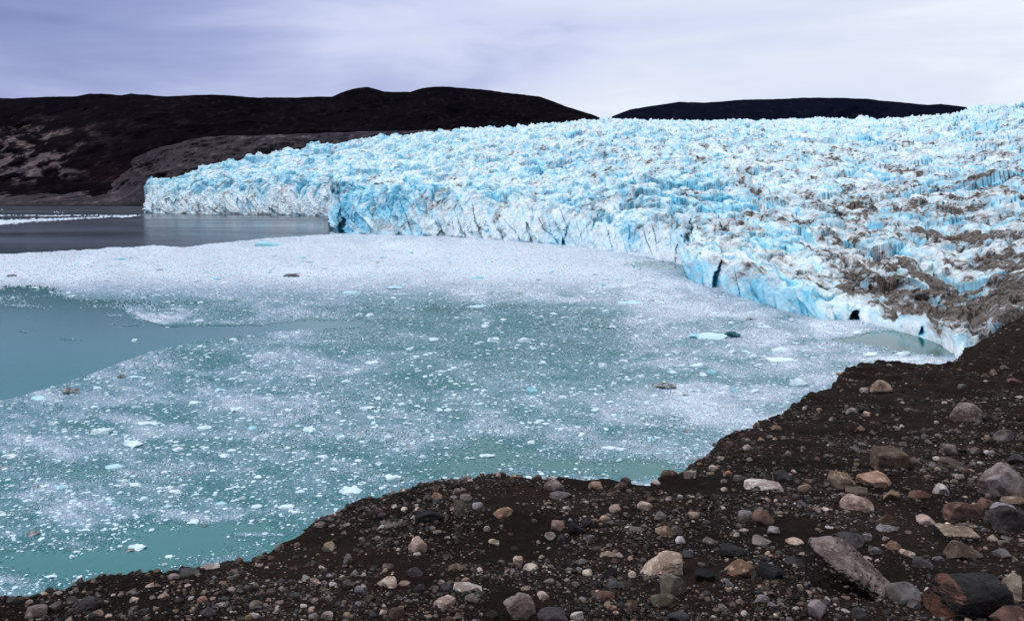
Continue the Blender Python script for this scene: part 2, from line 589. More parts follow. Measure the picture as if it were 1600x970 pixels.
def build_glacier():
    us = np.concatenate([np.arange(223, 512, 1.25), np.arange(512, 520, 0.25), np.arange(520, 1062, 1.25),
                         np.arange(1062, 1074, 0.35), np.arange(1074, 1640, 1.25), np.arange(1640, 1800, 3)])
    nc = len(us)
    NCl, NS = 84, 740
    D0 = np.interp(us, fu, fD)
    arc = np.concatenate([[0], np.cumsum(np.hypot(np.diff(unproj(us, D0)), np.diff(D0)))])
    D0 = D0 * (1 + 0.010 * fbm(arc / 30, arc * 0, None, 4, 4))
    vc, vs, Ds = ct_v(us), sk_v(us), sk_D(us)
    vc = vc + 13 * fbm(us / 30, us * 0, None, 14, 5, 0.6) * np.interp(us, [222, 515, 700, 1100, 1600], [0.45, 0.6, 1, 1.0, 1.3])
    hgt = H + (HZ - vc) * D0 / F
    run = np.clip(0.7 * hgt, 3, 60)
    D1 = D0 + run
    zct = H + (HZ - vc) * D1 / F
    h = np.linspace(0, 1, NCl)[:, None]
    Dc = D0 + run * h ** 1.5
    Zc = -1.5 + (zct + 1.5) * h
    # the broken surface: first up to a line well behind the front, then on to the skyline
    Da = lerp_tab([(222, 1570), (300, 1560), (400, 1480), (515, 1400), (600, 1260), (700, 1120), (800, 980), (900, 800), (1000, 610), (1068, 500), (1130, 450),
                   (1200, 420), (1400, 360), (1600, 330), (1800, 320)])(us)
    va = lerp_tab([(222, 291), (300, 287), (400, 282), (515, 281), (600, 273), (700, 274), (800, 281), (900, 289), (1000, 303), (1068, 330), (1130, 348),
                   (1200, 368), (1300, 388), (1400, 402), (1500, 425), (1600, 400), (1700, 385), (1800, 375)])(us)
    Da = np.maximum(Da, D1 * 1.03); Ds = np.maximum(Ds, Da * 1.08)
    k1 = int(NS * 0.34)
    ta = (np.arange(1, k1 + 1) / k1)[:, None]
    Dn = D1 * (Da / D1) ** ta
    vn = vc + (va - vc) * ta
    tb = (np.arange(1, NS - k1 + 1) / (NS - k1))[:, None]
    pw = np.interp(us, [222, 515, 800, 1068, 1300], [1.0, 1.05, 1.3, 1.75, 2.1])
    tq = 1 - (1 - tb) ** (1 / (0.4 + 0.6 * pw))
    Df = Da * (Ds / Da) ** tq
    vf = vs + (va - vs) * (1 - tq) ** pw
    Dsf = np.concatenate([Dn, Df]); vsf = np.concatenate([vn, vf])
    Zs = H + (HZ - vsf) * Dsf / F
    D = np.concatenate([Dc, Dsf]); Z = np.concatenate([Zc, Zs])
    U = np.broadcast_to(us, D.shape)
    V0 = HZ - (Z - H) * F / D
    X = unproj(U, D); Y = D.copy()
    hh = np.concatenate([np.broadcast_to(h, Dc.shape), np.ones_like(Dsf)])
    wsurf = sstep(0.36, 1.10, hh + 0.40 * np.broadcast_to(fbm(us / 22, us * 0, None, 44, 4), D.shape) * (hh < 1))                        # 0 on the cliff foot, 1 on the broken surface
    far = np.clip((D / 700) ** 0.4, 0.66, 1.45)
    # --- broken blocks (seracs)
    wx = X + 7 * fbm(X / 22, Y / 22, None, 41, 3); wy_ = Y + 7 * fbm(X / 22, Y / 22, None, 42, 3)
    dz = 0; crack = np.zeros_like(X); tone = np.zeros_like(X)
    wl = np.clip((D - 500) / 1500, 0, 1)
    for L, A, sd, wgt in ((60, 10.0, 1, 0.5 + 0.5 * wl), (25, 6.8, 2, 1.0), (10.5, 4.0, 3, 1 - 0.2 * wl), (4.4, 2.0, 4, 1 - 0.4 * wl)):
        f1, f2, r1, r2, ox, oy = worley(wx / L, wy_ / (L * 1.7), sd)
        ang = r2 * 6.283
        tilt = (ox * np.cos(ang) + oy * np.sin(ang)) * 1.6
        cut = np.exp(-((f2 - f1) / 0.13) ** 2)
        dz = dz + wgt * A * ((r1 - 0.5) * 1.0 + tilt * 0.75 - cut * 0.55)
        crack = np.maximum(crack, cut * np.minimum(1, L / 12) * (r1 > 0.5))
        tone = tone + (r2 - 0.5) * wgt * (0.5 if L > 10 else 0.6)
    spike = fbm(X / 5, Y / 9, None, 91, 4, 0.6)
    dz = dz + 1.1 * spike
    back = np.clip(0.38 + (D - D1) / 75, 0, 1); back = np.where(U > 1100, back, np.clip(back + (1100 - U) / 120, 0, 1))
    Z = Z + dz * far * wsurf * back * np.interp(U, [222, 300, 1000, 1100, 1640], [0.6, 0.7, 0.75, 0.65, 0.75])
    lean = wsurf * 2.0 * far
    X = X + lean * fbm(X / 9, Y / 9, Z / 5, 51, 4, 0.6)
    Yd = lean * 1.4 * fbm(X / 9, Y / 9, Z / 5, 52, 4, 0.6)
    # --- fluted cliff: push along the view of the front
    A_ = np.broadcast_to(arc, D.shape)
    flute = fbm(A_ / 10 + Z * 0.085, Z / 30, None, 61, 5, 0.55)
    chunk = worley((A_ + 0.55 * Z) / 12, Z / 30, 63); ch2 = worley((A_ + 0.7 * Z) / 4.5, Z / 14, 68)
    fiss = np.exp(-((chunk[1] - chunk[0]) / 0.09) ** 2) * (chunk[2] > 0.6)
    fl = (1 - wsurf) * sstep(0.0, 0.12, hh) * np.clip(hgt / 30, 0.35, 1.4)
    Yd = Yd + fl * (5.0 * flute + 7.0 * (chunk[2] - 0.5) + 2.6 * (ch2[2] - 0.5) + 1.8 * fiss + 2.0 * fbm(A_ / 2.5, Z / 5, None, 67, 4, 0.6))
    nose = np.exp(-((U - 517) / 9) ** 2) + np.exp(-((U - 1070) / 7) ** 2) * 0.4 + np.exp(-((U - 222) / 12) ** 2) * 0.6
    X = X + nose * (0.42 * np.clip(Z, 0, 60) + 9 * fbm(Z / 11, Z * 0, None, 64, 4, 0.6)) * sstep(1.0, 0.0, (D - D1) / 260) + fl * 2.2 * fbm(A_ / 7 + Z * 0.07, Z / 9, None, 65, 4, 0.55)
    # clefts and caves in the front: (u, half width, top row, bottom row, depth in m)
    cave = np.zeros_like(X)
    for cu, hw, va, vb, dep in ((1331, 8, 480, 506, 11), (1117, 5, 408, 452, 7), (1071, 5, 342, 372, 10), (531, 5, 340, 366, 14), (878, 4, 373, 386, 7),
                                (1440, 5, 512, 522, 3)):
        k = np.exp(-((U - cu - 4 * fbm(Z / 2.2, U * 0, None, 66, 3) + 0.25 * (V0 - vb)) / (hw * (1.0 - 0.5 * sstep(vb, va, V0)))) ** 4) * sstep(va - 4, va + 4, V0) * sstep(vb + 6, vb - 2, V0)
        Yd = Yd + k * dep
        cave = np.maximum(cave, k)
    sc = (Y + Yd) / Y
    X = X * sc; Y = Y + Yd
    co = np.stack([X, Y, Z], -1)
    # --- surface colour of the ice: white weathered crust, blue bared ice, brown debris
    du = np.gradient(co, axis=1); dv = np.gradient(co, axis=0)
    nrm = np.cross(du, dv); nl = np.linalg.norm(nrm, axis=-1) + 1e-9
    nz = np.abs(nrm[..., 2]) / nl
    steep = sstep(0.75, 0.25, nz)
    patch = fbm(X / 40, Y / 160, Z / 24, 71, 5, 0.55)
    patch2 = fbm(X / 9, Y / 40, Z / 7, 72, 5, 0.6)
    bl = 0.12 + 0.32 * steep * wsurf + 0.6 * crack * wsurf + 0.36 * tone * wsurf + 0.55 * patch + 0.55 * patch2 * (0.4 + 0.6 * wsurf)
    cl = 1 - wsurf
    streak = fbm(A_ / 14 + Z * 0.035, Z / 60, None, 75, 5, 0.6)
    fresh = fbm(A_ / 60, Z / 30, None, 76, 4)
    bl = bl - 0.14 * cl * sstep(650, 720, U) * sstep(1066, 1040, U) + cl * (0.02 + 0.42 * streak + 0.35 * fresh)
    bl = bl + 0.75 * np.exp(-((U - 590) / 70) ** 2) * sstep(288, 304, V0) * sstep(356, 330, V0) + 0.7 * sstep(512, 517, U) * sstep(575, 530, U) * sstep(284, 300, V0)
    bl = bl - 0.22 * cl * sstep(516, 508, U)
    bl = bl + 0.55 * sstep(1066, 1074, U) * sstep(1300, 1240, U) * cl
    bl = bl + 1.5 * cave + cl * (0.5 * fiss + 0.5 * (ch2[3] - 0.5) + 0.6 * sstep(0.16, 0.02, hh) * sstep(0.0, 0.4, fbm(A_ / 17, Z / 30, None, 79, 4)))  # caves tinted dark blue, their shade put into the colour
    bl = np.clip(bl, 0, 1.6)
    st = np.array([0.0, 0.30, 0.65, 1.05, 1.6])
    cols = np.array([(0.83, 0.93, 0.955), (0.72, 0.895, 0.955), (0.46, 0.80, 0.925), (0.18, 0.60, 0.79), (0.035, 0.30, 0.45)])
    C = np.stack([np.interp(bl, st, cols[:, k]) for k in range(3)], -1)
    # debris
    md = sstep(900, 1420, U) * sstep(190, 330, V0) * 0.55 + sstep(1230, 1420, U) * sstep(380, 450, V0) * 0.55 \
        + sstep(1430, 1600, U) * sstep(240, 330, V0) * 0.20 + 0.12 + 0.25 * np.exp(-((V0 - 245) / 40) ** 2) * sstep(600, 1000, U)
    fv = np.interp(U, [p[0] for p in front_v], [p[1] for p in front_v], right=560)
    md = np.clip(md * (0.30 + 0.70 * wsurf) * (1 - 0.9 * sstep(fv - 62, fv - 34, V0) * sstep(1430, 1330, U)) * (1 - cave) + 0.05 * np.clip(dz / 6, -1, 1), 0, 1)
    md = np.clip(md * (0.45 + 0.55 * sstep(0.25, 0.6, nz)), 0, 1)
    md = md * (0.72 + 0.28 * sstep(260, 380, V0)); md = md - 0.10 * sstep(1380, 1450, U) * sstep(400, 450, V0)
    md = np.clip(md, 0, 1)
    md = sum(np.roll(md, k, 1) for k in range(-4, 5)) / 9
    C = (np.roll(C, 1, 1) + 2 * C + np.roll(C, -1, 1)) / 4
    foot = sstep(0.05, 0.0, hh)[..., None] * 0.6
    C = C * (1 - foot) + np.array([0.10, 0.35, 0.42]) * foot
    # end wall on the left and back slope
    nr = co.shape[0]
    last = co[-1:].copy(); last[..., 1] += 60; last[..., 2] -= 90
    co = np.concatenate([co, last]); C = np.concatenate([C, C[-1:]]); md = np.concatenate([md, md[-1:]])
    side = co[:, :1].copy(); side[..., 0] -= 6; side[..., 1] += 25; side[..., 2] = -2
    co = np.concatenate([side, co], 1); C = np.concatenate([C[:, :1], C], 1); md = np.concatenate([md[:, :1], md], 1)
    return mesh_np('glacier', co.reshape(-1, 3), grid_quads(co.shape[0], co.shape[1]), M_GLACIER,
                   {'col': np.concatenate([np.clip(C, 0.01, 0.95), md[..., None]], -1).reshape(-1, 4)})


link('glacier', build_glacier(), 'huge crevassed blue-white glacier with brown debris ending in cliffs at the water', 'glacier')

# ------------------------------------------------------------------ moraine ground
edge_v = [(-200, 985), (0, 932), (100, 908), (190, 893), (290, 872), (400, 853), (430, 836), (480, 808), (560, 772), (640, 754), (700, 742), (760, 738), (850, 747), (930, 752),
          (1010, 748), (1060, 727), (1110, 700), (1180, 664), (1230, 636), (1270, 614), (1300, 598), (1330, 578), (1350, 570), (1400, 567),
          (1440, 571), (1490, 567)]
PA, PB = 2.088, 0.1906
eu = np.array([p[0] for p in edge_v], float)
eD = PA / ((np.array([p[1] for p in edge_v]) - HZ) / F - PB)
eD = np.clip(eD, 0, 96)
eu = np.concatenate([eu, [1502, 1516, 1900]])
eD = np.concatenate([eD, [130, 320, 420]])


def ground_z(X, Y):
    Y = np.maximum(Y, 0.5)
    u = 800 + X / Y * F
    De = np.interp(u, eu, eD)
    De = De * (1.012 + 0.025 * fbm(u / 45, u * 0, None, 101, 4))
    z = H - PA - PB * Y
    sc = np.clip(Y / 12, 0.6, 6) ** 0.8
    z = z + sc * (0.17 * fbm(X / (2.6), Y / 2.6, None, 102, 3) + 0.06 * fbm(X / 0.9, Y / 0.9, None, 103, 3)) * sstep(400, 200, Y)
    z = z + 0.022 * fbm(X / 0.2, Y / 0.2, None, 104, 3)
    z = z + sstep(1480, 1620, u) * np.clip((Y - 90) / 110, 0, 2) * 9.0
    w = 0.014 * De
    d = (Y - De) / w
    sp = w * np.where(d > 20, d, np.log1p(np.exp(np.clip(d, -40, 20))))
    z = z - 0.80 * sp
    return z


gu = np.concatenate([np.arange(-500, 1640, 2.2), np.arange(1640, 2100, 8)])
gD = np.geomspace(2.2, 330, 620)
GU, GD = np.meshgrid(gu, gD)
GX = unproj(GU, GD); GY = GD
GZ = np.maximum(ground_z(GX, GY), -3)
link('ground', mesh_np('ground', np.stack([GX, GY, GZ], -1).reshape(-1, 3), grid_quads(len(gD), len(gu)), M_SOIL, smooth=True),
     'dark brown moraine slope of gravel and soil above the water', 'ground', kind='structure')


def pix2ground(u, v):
    D = np.geomspace(2.5, 300, 2400)
    X = unproj(u, D)
    ray = H - (v - HZ) * D / F
    g = ground_z(np.full_like(D, 1) * X, D)
    hit = np.nonzero(ray <= g)[0]
    k = hit[0] if len(hit) else None
    if k is None:      # above the ridge line: sit on the ridge itself
        k = int(np.argmin((ray - g) / D))
        k = max(k - 4, 0)
        return float(D[k]), float(X[k]), float(g[k]), True
    return float(D[k]), float(X[k]), float(g[k]), False


bx, by = np.meshgrid(np.linspace(-900, 900, 60), np.linspace(-5, -900, 60))  # slope added behind the camera to cut sky light on rock fronts
bz = H - PA - PB * by + np.clip(-by - 5, 0, None) * 0.42 + 6 * fbm(bx / 90, by / 90, None, 111, 4) * sstep(-5, -60, by)
link('shade_slope', mesh_np('shade_slope', np.stack([bx, by, bz], -1).reshape(-1, 3), grid_quads(60, 60)[:, ::-1], M_SOIL, smooth=True),
     'dark moraine hillside rising behind the viewpoint', 'hill', kind='structure')

# ------------------------------------------------------------------ stones
_ICO = {}


def ico(sub):
    if sub not in _ICO:
        bm = bmesh.new()
        bmesh.ops.create_icosphere(bm, subdivisions=sub, radius=1.0)
        bm.verts.ensure_lookup_table()
        v = np.array([x.co[:] for x in bm.verts]); f = np.array([[a.index for a in p.verts] for p in bm.faces])
        bm.free()
        _ICO[sub] = (v, f)
    return _ICO[sub]


def rock_verts(v, rg, cuts=9, rough=0.10, round_=0.0, freq=1.6):
    p = v.copy()
    s = int(rg.integers(1, 90000))
    for _ in range(cuts):
        n = rg.normal(size=3); n /= np.linalg.norm(n)
        d = rg.uniform(0.58, 0.92) + round_
        e = p @ n - d
        p = p - np.outer(np.clip(e, 0, None) * 0.94, n)
    o = rg.uniform(0, 50, 3)
    r = fbm(p[:, 0] * freq + o[0], p[:, 1] * freq + o[1], p[:, 2] * freq + o[2], s, 4, 0.55)
    p = p * (1 + rough * r[:, None])
    mn, mxx = p.min(0), p.max(0)
    return (p - (mn + mxx) / 2) / ((mxx - mn) / 2)


def hull_verts(pts, rg, sub=5, rough=0.045):
    bm = bmesh.new()
    for q in pts: bm.verts.new(q)
    bmesh.ops.convex_hull(bm, input=bm.verts)
    bmesh.ops.delete(bm, geom=[x for x in bm.verts if not x.link_faces], context='VERTS')
    bmesh.ops.dissolve_limit(bm, angle_limit=R(2), verts=bm.verts, edges=bm.edges)
    bmesh.ops.bevel(bm, geom=list(bm.edges), offset=0.07, segments=1, affect='EDGES', profile=0.5)
    bmesh.ops.triangulate(bm, faces=bm.faces)
    for _ in range(sub):
        long = [e for e in bm.edges if e.calc_length() > 0.055]
        if not long: break
        bmesh.ops.subdivide_edges(bm, edges=long, cuts=1)
        bmesh.ops.triangulate(bm, faces=bm.faces)
    bmesh.ops.smooth_vert(bm, verts=bm.verts, factor=0.5, use_axis_x=True, use_axis_y=True, use_axis_z=True)
    bm.normal_update()
    s = int(rg.integers(1, 9000))
    v = np.array([x.co[:] for x in bm.verts]); n = np.array([x.normal[:] for x in bm.verts])
    f = np.array([[a.index for a in p.verts] for p in bm.faces])
    bm.free()
    d = fbm(v[:, 0] * 2.2, v[:, 1] * 2.2, v[:, 2] * 2.2, s, 5, 0.6)
    d2 = 1 - 2 * np.abs(fbm(v[:, 0] * 4, v[:, 1] * 4, v[:, 2] * 6, s + 5, 4, 0.6))
    v = v + n * (rough * (d * 1.6 + d2 * 0.7))[:, None]
    return v, f


PAL = {  # word, albedo
    'tan': ('tan', (0.31, 0.235, 0.17)), 'pink': ('pale pink', (0.47, 0.355, 0.305)), 'salmon': ('salmon orange', (0.38, 0.25, 0.185)),
    'pale': ('pale', (0.54, 0.485, 0.455)), 'grey': ('grey', (0.165, 0.15, 0.147)), 'dark': ('dark grey', (0.055, 0.051, 0.053)),
    'black': ('black', (0.016, 0.015, 0.016)), 'brown': ('brown', (0.125, 0.093, 0.07)), 'rust': ('rusty red', (0.145, 0.083, 0.066)),
    'lilac': ('lilac grey', (0.26, 0.24, 0.262)), 'olive': ('olive grey', (0.145, 0.13, 0.098)), 'cream': ('cream', (0.55, 0.46, 0.37)),
    'pgrey': ('pinkish grey', (0.235, 0.195, 0.183)),
}
SH = {'round': (9, 0.13, 0.08), 'lump': (13, 0.16, -0.04), 'block': (18, 0.09, -0.10), 'slab': (14, 0.12, -0.06), 'shard': (15, 0.13, -0.16)}
SHW = {'round': 'rounded', 'lump': 'lumpy', 'block': 'blocky', 'slab': 'flat', 'shard': 'angular'}

# landmarks: u, v, w, h (pixels of the photo), colour, shape, label, short name for its neighbours
LAND = [
    (1376, 607, 34, 26, 'tan', 'block', 'tan boulder near the ridge top by the green pool', 'tan ridge boulder'),
    (1511, 647, 58, 34, 'pgrey', 'lens', 'big pinkish grey lens-shaped boulder alone on bare soil', 'lens-shaped boulder'),
    (1566, 681, 30, 26, 'grey', 'lump', 'grey boulder with a rusty left cheek near right edge', 'rust-cheeked grey boulder'),
    (1390, 720, 56, 38, 'brown', 'cube', 'square-cut brown boulder with two flat faces', 'square brown boulder'),
    (1365, 749, 46, 28, 'salmon', 'lump', 'orange tan boulder directly in front of the square brown boulder', 'orange tan boulder'),
    (1313, 753, 46, 36, 'tan', 'lump', 'bulky tan grey boulder with a brown lower left side', 'bulky tan grey boulder'),
    (1338, 787, 50, 30, 'pink', 'round', 'pale pink white boulder in front of the tan boulders', 'pink white boulder'),
    (1188, 759, 62, 15, 'pale', 'slab', 'long flat pale grey slab below the ridge', 'long pale slab'),
    (1192, 809, 38, 27, 'rust', 'lump', 'reddish brown boulder touching a grey one', 'reddish boulder'),
    (1342, 894, 152, 88, 'brown', 'wedge', 'largest boulder, a long wedge with pale top and dark brown front', 'great wedge boulder'),
    (1155, 888, 46, 30, 'salmon', 'lump', 'salmon orange boulder among black stones', 'salmon boulder'),
    (1512, 941, 134, 70, 'black', 'rustblock', 'big black boulder with a rusty red left side at the bottom', 'rust and black boulder'),
    (1572, 758, 78, 60, 'pgrey', 'lump', 'large pale and brown boulder cut by the right edge', 'boulder at the right edge'),
    (1497, 838, 62, 24, 'black', 'slabdark', 'black slab with a pale tan top edge', 'black slab'),
    (1503, 862, 54, 30, 'brown', 'lump', 'grey brown rounded triangular boulder below the black slab', 'triangular boulder'),
    (1412, 930, 58, 36, 'grey', 'round', 'rounded grey boulder right under the wedge tip', 'rounded grey boulder'),
    (1052, 916, 42, 38, 'olive', 'block', 'olive tan blocky boulder with shaded lower half', 'olive tan boulder'),
    (1030, 886, 76, 36, 'cream', 'tiltslab', 'cream coloured slab tilted down to the left', 'tilted cream slab'),
    (811, 950, 52, 50, 'pgrey', 'lump', 'tall pinkish grey boulder at the bottom edge', 'tall pinkish boulder'),
    (652, 853, 31, 31, 'pink', 'lump', 'pale pink boulder with an orange base alone on dark soil', 'lone pale pink boulder'),
    (671, 805, 48, 18, 'black', 'block', 'long jet black stone lying near the ridge', 'jet black stone'),
    (785, 802, 33, 18, 'salmon', 'lump', 'salmon orange stone with pointed left end', 'pointed salmon stone'),
    (721, 796, 23, 30, 'olive', 'shard', 'upright olive grey stone standing on end', 'upright olive stone'),
    (872, 823, 23, 18, 'pink', 'lump', 'pale pink stone atop two smaller grey ones', 'pale pink middle stone'),
    (866, 760, 34, 18, 'pgrey', 'lump', 'grey tan boulder behind a flat grey one at ridge', 'grey tan ridge boulder'),
    (330, 885, 38, 9, 'pale', 'slab', 'long pale slab on the left ridge crest', 'pale crest slab'),
    (139, 944, 42, 22, 'dark', 'lump', 'dark brown boulder near the lower left corner', 'dark corner boulder'),
    (514, 855, 18, 18, 'tan', 'lump', 'tan stone standing apart on the left slope', 'tan slope stone'),
    (437, 854, 17, 18, 'pgrey', 'shard', 'pinkish grey stone on the left ridge shoulder', 'ridge shoulder stone'),
    (605, 910, 32, 18, 'cream', 'lump', 'pale cream lump of stone on the lower left slope', 'cream lump'),
    (731, 918, 46, 15, 'pale', 'slab', 'pale grey slab with a peach stone resting behind', 'peach-backed slab'),
    (694, 943, 36, 18, 'pink', 'slab', 'pale pink slab near the bottom edge', 'pale pink slab'),
    (1038, 830, 30, 19, 'tan', 'lump', 'tan orange boulder in the middle of the slope', 'tan middle boulder'),
    (1279, 953, 34, 32, 'pgrey', 'block', 'pinkish grey boulder at the bottom below the wedge', 'bottom pinkish boulder'),
    (1583, 922, 33, 56, 'cream', 'shard', 'pale crumbly tall boulder in the lower right corner', 'crumbly corner boulder'),
    (1578, 960, 66, 30, 'rust', 'block', 'reddish brown block cut by the lower right corner', 'corner block'),
    (1503, 798, 62, 42, 'rust', 'shard', 'dark red slanted slab with a lilac upper edge', 'dark red slanted slab'),
    (1576, 812, 60, 44, 'dark', 'lump', 'broad dark grey boulder at the right edge', 'broad dark boulder'),
]
# other stones seen in the photo: u, v, w, h, colour, shape
STONES = [
    (1351, 610, 15, 10, 'pale', 'round'), (1543, 685, 13, 12, 'tan', 'round'), (1481, 703, 27, 21, 'pgrey', 'lump'), (1524, 705, 14, 14, 'pgrey', 'round'),
    (1542, 707, 10, 9, 'pale', 'round'), (1430, 724, 25, 17, 'brown', 'block'), (1487, 725, 43, 15, 'brown', 'slab'), (1464, 717, 13, 8, 'pale', 'lump'),
    (1458, 728, 15, 12, 'grey', 'lump'), (1465, 733, 9, 8, 'cream', 'round'), (1349, 640, 20, 14, 'dark', 'lump'), (1331, 643, 20, 13, 'pgrey', 'lump'),
    (1354, 647, 12, 9, 'pink', 'lump'), (1346, 670, 14, 10, 'salmon', 'lump'), (1552, 582, 12, 11, 'tan', 'round'), (1540, 588, 13, 8, 'brown', 'lump'),
    (1503, 604, 14, 9, 'grey', 'round'), (1569, 575, 13, 9, 'grey', 'lump'), (1583, 596, 22, 9, 'rust', 'slab'), (1463, 660, 8, 6, 'pale', 'round'),
    (1409, 666, 7, 6, 'pale', 'round'), (1498, 744, 16, 9, 'pale', 'lump'), (1511, 736, 13, 11, 'rust', 'lump'), (1519, 725, 12, 7, 'pgrey', 'lump'),
    (1339, 767, 44, 14, 'brown', 'slab'), (1224, 745, 27, 25, 'dark', 'lump'), (1153, 748, 18, 13, 'grey', 'round'), (1168, 699, 17, 11, 'pale', 'round'),
    (1213, 669, 17, 10, 'tan', 'round'), (1257, 763, 22, 15, 'tan', 'lump'), (1164, 808, 25, 23, 'grey', 'round'), (1084, 805, 19, 12, 'tan', 'lump'),
    (1078, 742, 20, 17, 'pale', 'shard'), (1115, 731, 16, 10, 'pink', 'lump'), (1137, 740, 15, 11, 'salmon', 'lump'), (1145, 862, 44, 21, 'black', 'round'),
    (1202, 896, 42, 24, 'black', 'lump'), (1279, 904, 24, 16, 'pink', 'round'), (1428, 944, 22, 16, 'grey', 'lump'), (1540, 787, 32, 17, 'rust', 'lump'),
    (1446, 813, 28, 16, 'pink', 'lump'), (1470, 765, 24, 20, 'pale', 'block'), (1440, 775, 34, 18, 'rust', 'lump'), (1392, 775, 24, 20, 'tan', 'lump'),
    (1381, 811, 33, 20, 'rust', 'shard'), (1330, 845, 50, 26, 'dark', 'shard'), (1354, 839, 18, 14, 'lilac', 'shard'), (1386, 826, 29, 11, 'lilac', 'slab'),
    (1397, 853, 26, 18, 'salmon', 'lump'), (1417, 864, 24, 14, 'pink', 'lump'), (1368, 860, 22, 13, 'grey', 'round'), (1590, 720, 30, 18, 'dark', 'shard'),
    (1585, 781, 40, 12, 'tan', 'slab'), (1552, 842, 16, 13, 'cream', 'lump'), (1570, 848, 22, 12, 'olive', 'slab'), (1567, 794, 36, 14, 'lilac', 'lump'),
    (1565, 866, 26, 18, 'grey', 'lump'), (1242, 846, 28, 10, 'pink', 'slab'), (875, 775, 35, 15, 'grey', 'lump'), (931, 760, 25, 18, 'tan', 'round'),
    (970, 761, 23, 17, 'brown', 'round'), (1025, 755, 19, 11, 'pink', 'lump'), (961, 795, 19, 15, 'pink', 'lump'), (1007, 791, 26, 13, 'pink', 'lump'),
    (1019, 782, 19, 11, 'brown', 'lump'), (945, 809, 18, 9, 'tan', 'round'), (860, 838, 18, 13, 'pgrey', 'lump'), (877, 841, 12, 10, 'dark', 'lump'),
    (915, 816, 20, 22, 'dark', 'shard'), (901, 827, 25, 20, 'black', 'lump'), (922, 842, 18, 16, 'lilac', 'lump'), (1032, 806, 21, 13, 'grey', 'lump'),
    (1057, 830, 20, 18, 'grey', 'lump'), (993, 826, 32, 9, 'grey', 'slab'), (951, 866, 28, 8, 'tan', 'slab'), (810, 876, 17, 14, 'cream', 'lump'),
    (829, 887, 25, 11, 'cream', 'slab'), (918, 896, 16, 11, 'cream', 'lump'), (988, 898, 14, 12, 'cream', 'round'), (956, 896, 28, 26, 'black', 'shard'),
    (1040, 938, 50, 26, 'olive', 'lump'), (945, 932, 34, 15, 'rust', 'slab'), (862, 961, 52, 26, 'dark', 'shard'), (901, 961, 21, 19, 'pale', 'shard'),
    (849, 931, 20, 14, 'pink', 'lump'), (858, 908, 18, 8, 'grey', 'slab'), (959, 913, 26, 12, 'dark', 'lump'), (1063, 844, 16, 14, 'pale', 'lump'),
    (681, 777, 20, 17, 'salmon', 'lump'), (667, 780, 14, 15, 'grey', 'lump'), (728, 778, 20, 12, 'pgrey', 'round'), (747, 792, 19, 16, 'lilac', 'lump'),
    (715, 767, 13, 9, 'pgrey', 'round'), (592, 799, 12, 14, 'rust', 'lump'), (716, 826, 14, 15, 'brown', 'shard'), (611, 821, 20, 8, 'grey', 'slab'),
    (606, 885, 18, 10, 'pgrey', 'slab'), (648, 895, 28, 14, 'dark', 'slab'), (712, 887, 25, 14, 'brown', 'lump'), (631, 911, 20, 8, 'pink', 'slab'),
    (727, 907, 14, 11, 'salmon', 'lump'), (737, 935, 23, 17, 'pgrey', 'lump'), (680, 920, 14, 15, 'pgrey', 'shard'), (697, 919, 18, 15, 'dark', 'round'),
    (620, 957, 27, 22, 'brown', 'round'), (544, 874, 14, 18, 'grey', 'shard'), (761, 826, 11, 9, 'pale', 'round'), (543, 961, 14, 14, 'tan', 'lump'),
    (317, 937, 16, 12, 'salmon', 'round'), (301, 953, 12, 10, 'tan', 'lump'), (54, 957, 36, 20, 'pgrey', 'lump'), (112, 938, 18, 13, 'grey', 'lump'),
    (150, 959, 21, 10, 'tan', 'slab'), (255, 932, 18, 8, 'pink', 'slab'), (324, 957, 27, 18, 'dark', 'lump'), (510, 962, 22, 14, 'pale', 'lump'),
    (489, 964, 16, 12, 'pgrey', 'lump'), (499, 820, 20, 10, 'pgrey', 'slab'), (124, 906, 13, 10, 'dark', 'shard'), (77, 912, 14, 10, 'dark', 'lump'),
    (405, 860, 22, 10, 'brown', 'slab'), (296, 895, 32, 12, 'dark', 'slab'), (272, 900, 20, 8, 'pgrey', 'slab'), (1182, 662, 12, 10, 'rust', 'lump'),
    (1159, 680, 9, 8, 'rust', 'lump'), (1189, 687, 12, 8, 'tan', 'lump'), (1043, 740, 27, 17, 'brown', 'lump'), (977, 744, 20, 12, 'dark', 'lump'),
    (840, 744, 15, 11, 'pgrey', 'lump'), (862, 747, 18, 7, 'pale', 'slab'), (729, 748, 17, 9, 'pgrey', 'round'), (1075, 866, 24, 16, 'dark', 'lump'),
    (1100, 900, 34, 22, 'black', 'lump'), (1240, 876, 30, 16, 'dark', 'slab'), (1440, 880, 36, 18, 'dark', 'shard'), (1466, 872, 18, 10, 'lilac', 'slab'),
    (1190, 845, 34, 12, 'pgrey', 'slab'), (1110, 846, 24, 10, 'pgrey', 'slab'), (1210, 830, 22, 12, 'lilac', 'shard'), (1060, 962, 36, 18, 'dark', 'lump'),
    (1340, 958, 30, 16, 'dark', 'lump'), (1130, 950, 22, 12, 'grey', 'lump'), (1190, 935, 24, 12, 'lilac', 'slab'), (985, 945, 24, 12, 'brown', 'lump'),
    (770, 960, 22, 14, 'dark', 'lump'), (580, 935, 18, 12, 'brown', 'lump'), (460, 930, 18, 12, 'dark', 'lump'), (400, 945, 22, 12, 'pgrey', 'slab'),
    (222, 955, 20, 12, 'dark', 'lump'), (20, 938, 20, 12, 'dark', 'lump'), (1290, 690, 11, 8, 'grey', 'lump'), (1255, 700, 10, 8, 'pgrey', 'lump'),
    (1420, 640, 9, 7, 'grey', 'round'), (1450, 690, 9, 7, 'pgrey', 'lump'), (1300, 655, 10, 8, 'pgrey', 'lump'), (1560, 640, 10, 7, 'pgrey', 'lump'),
]

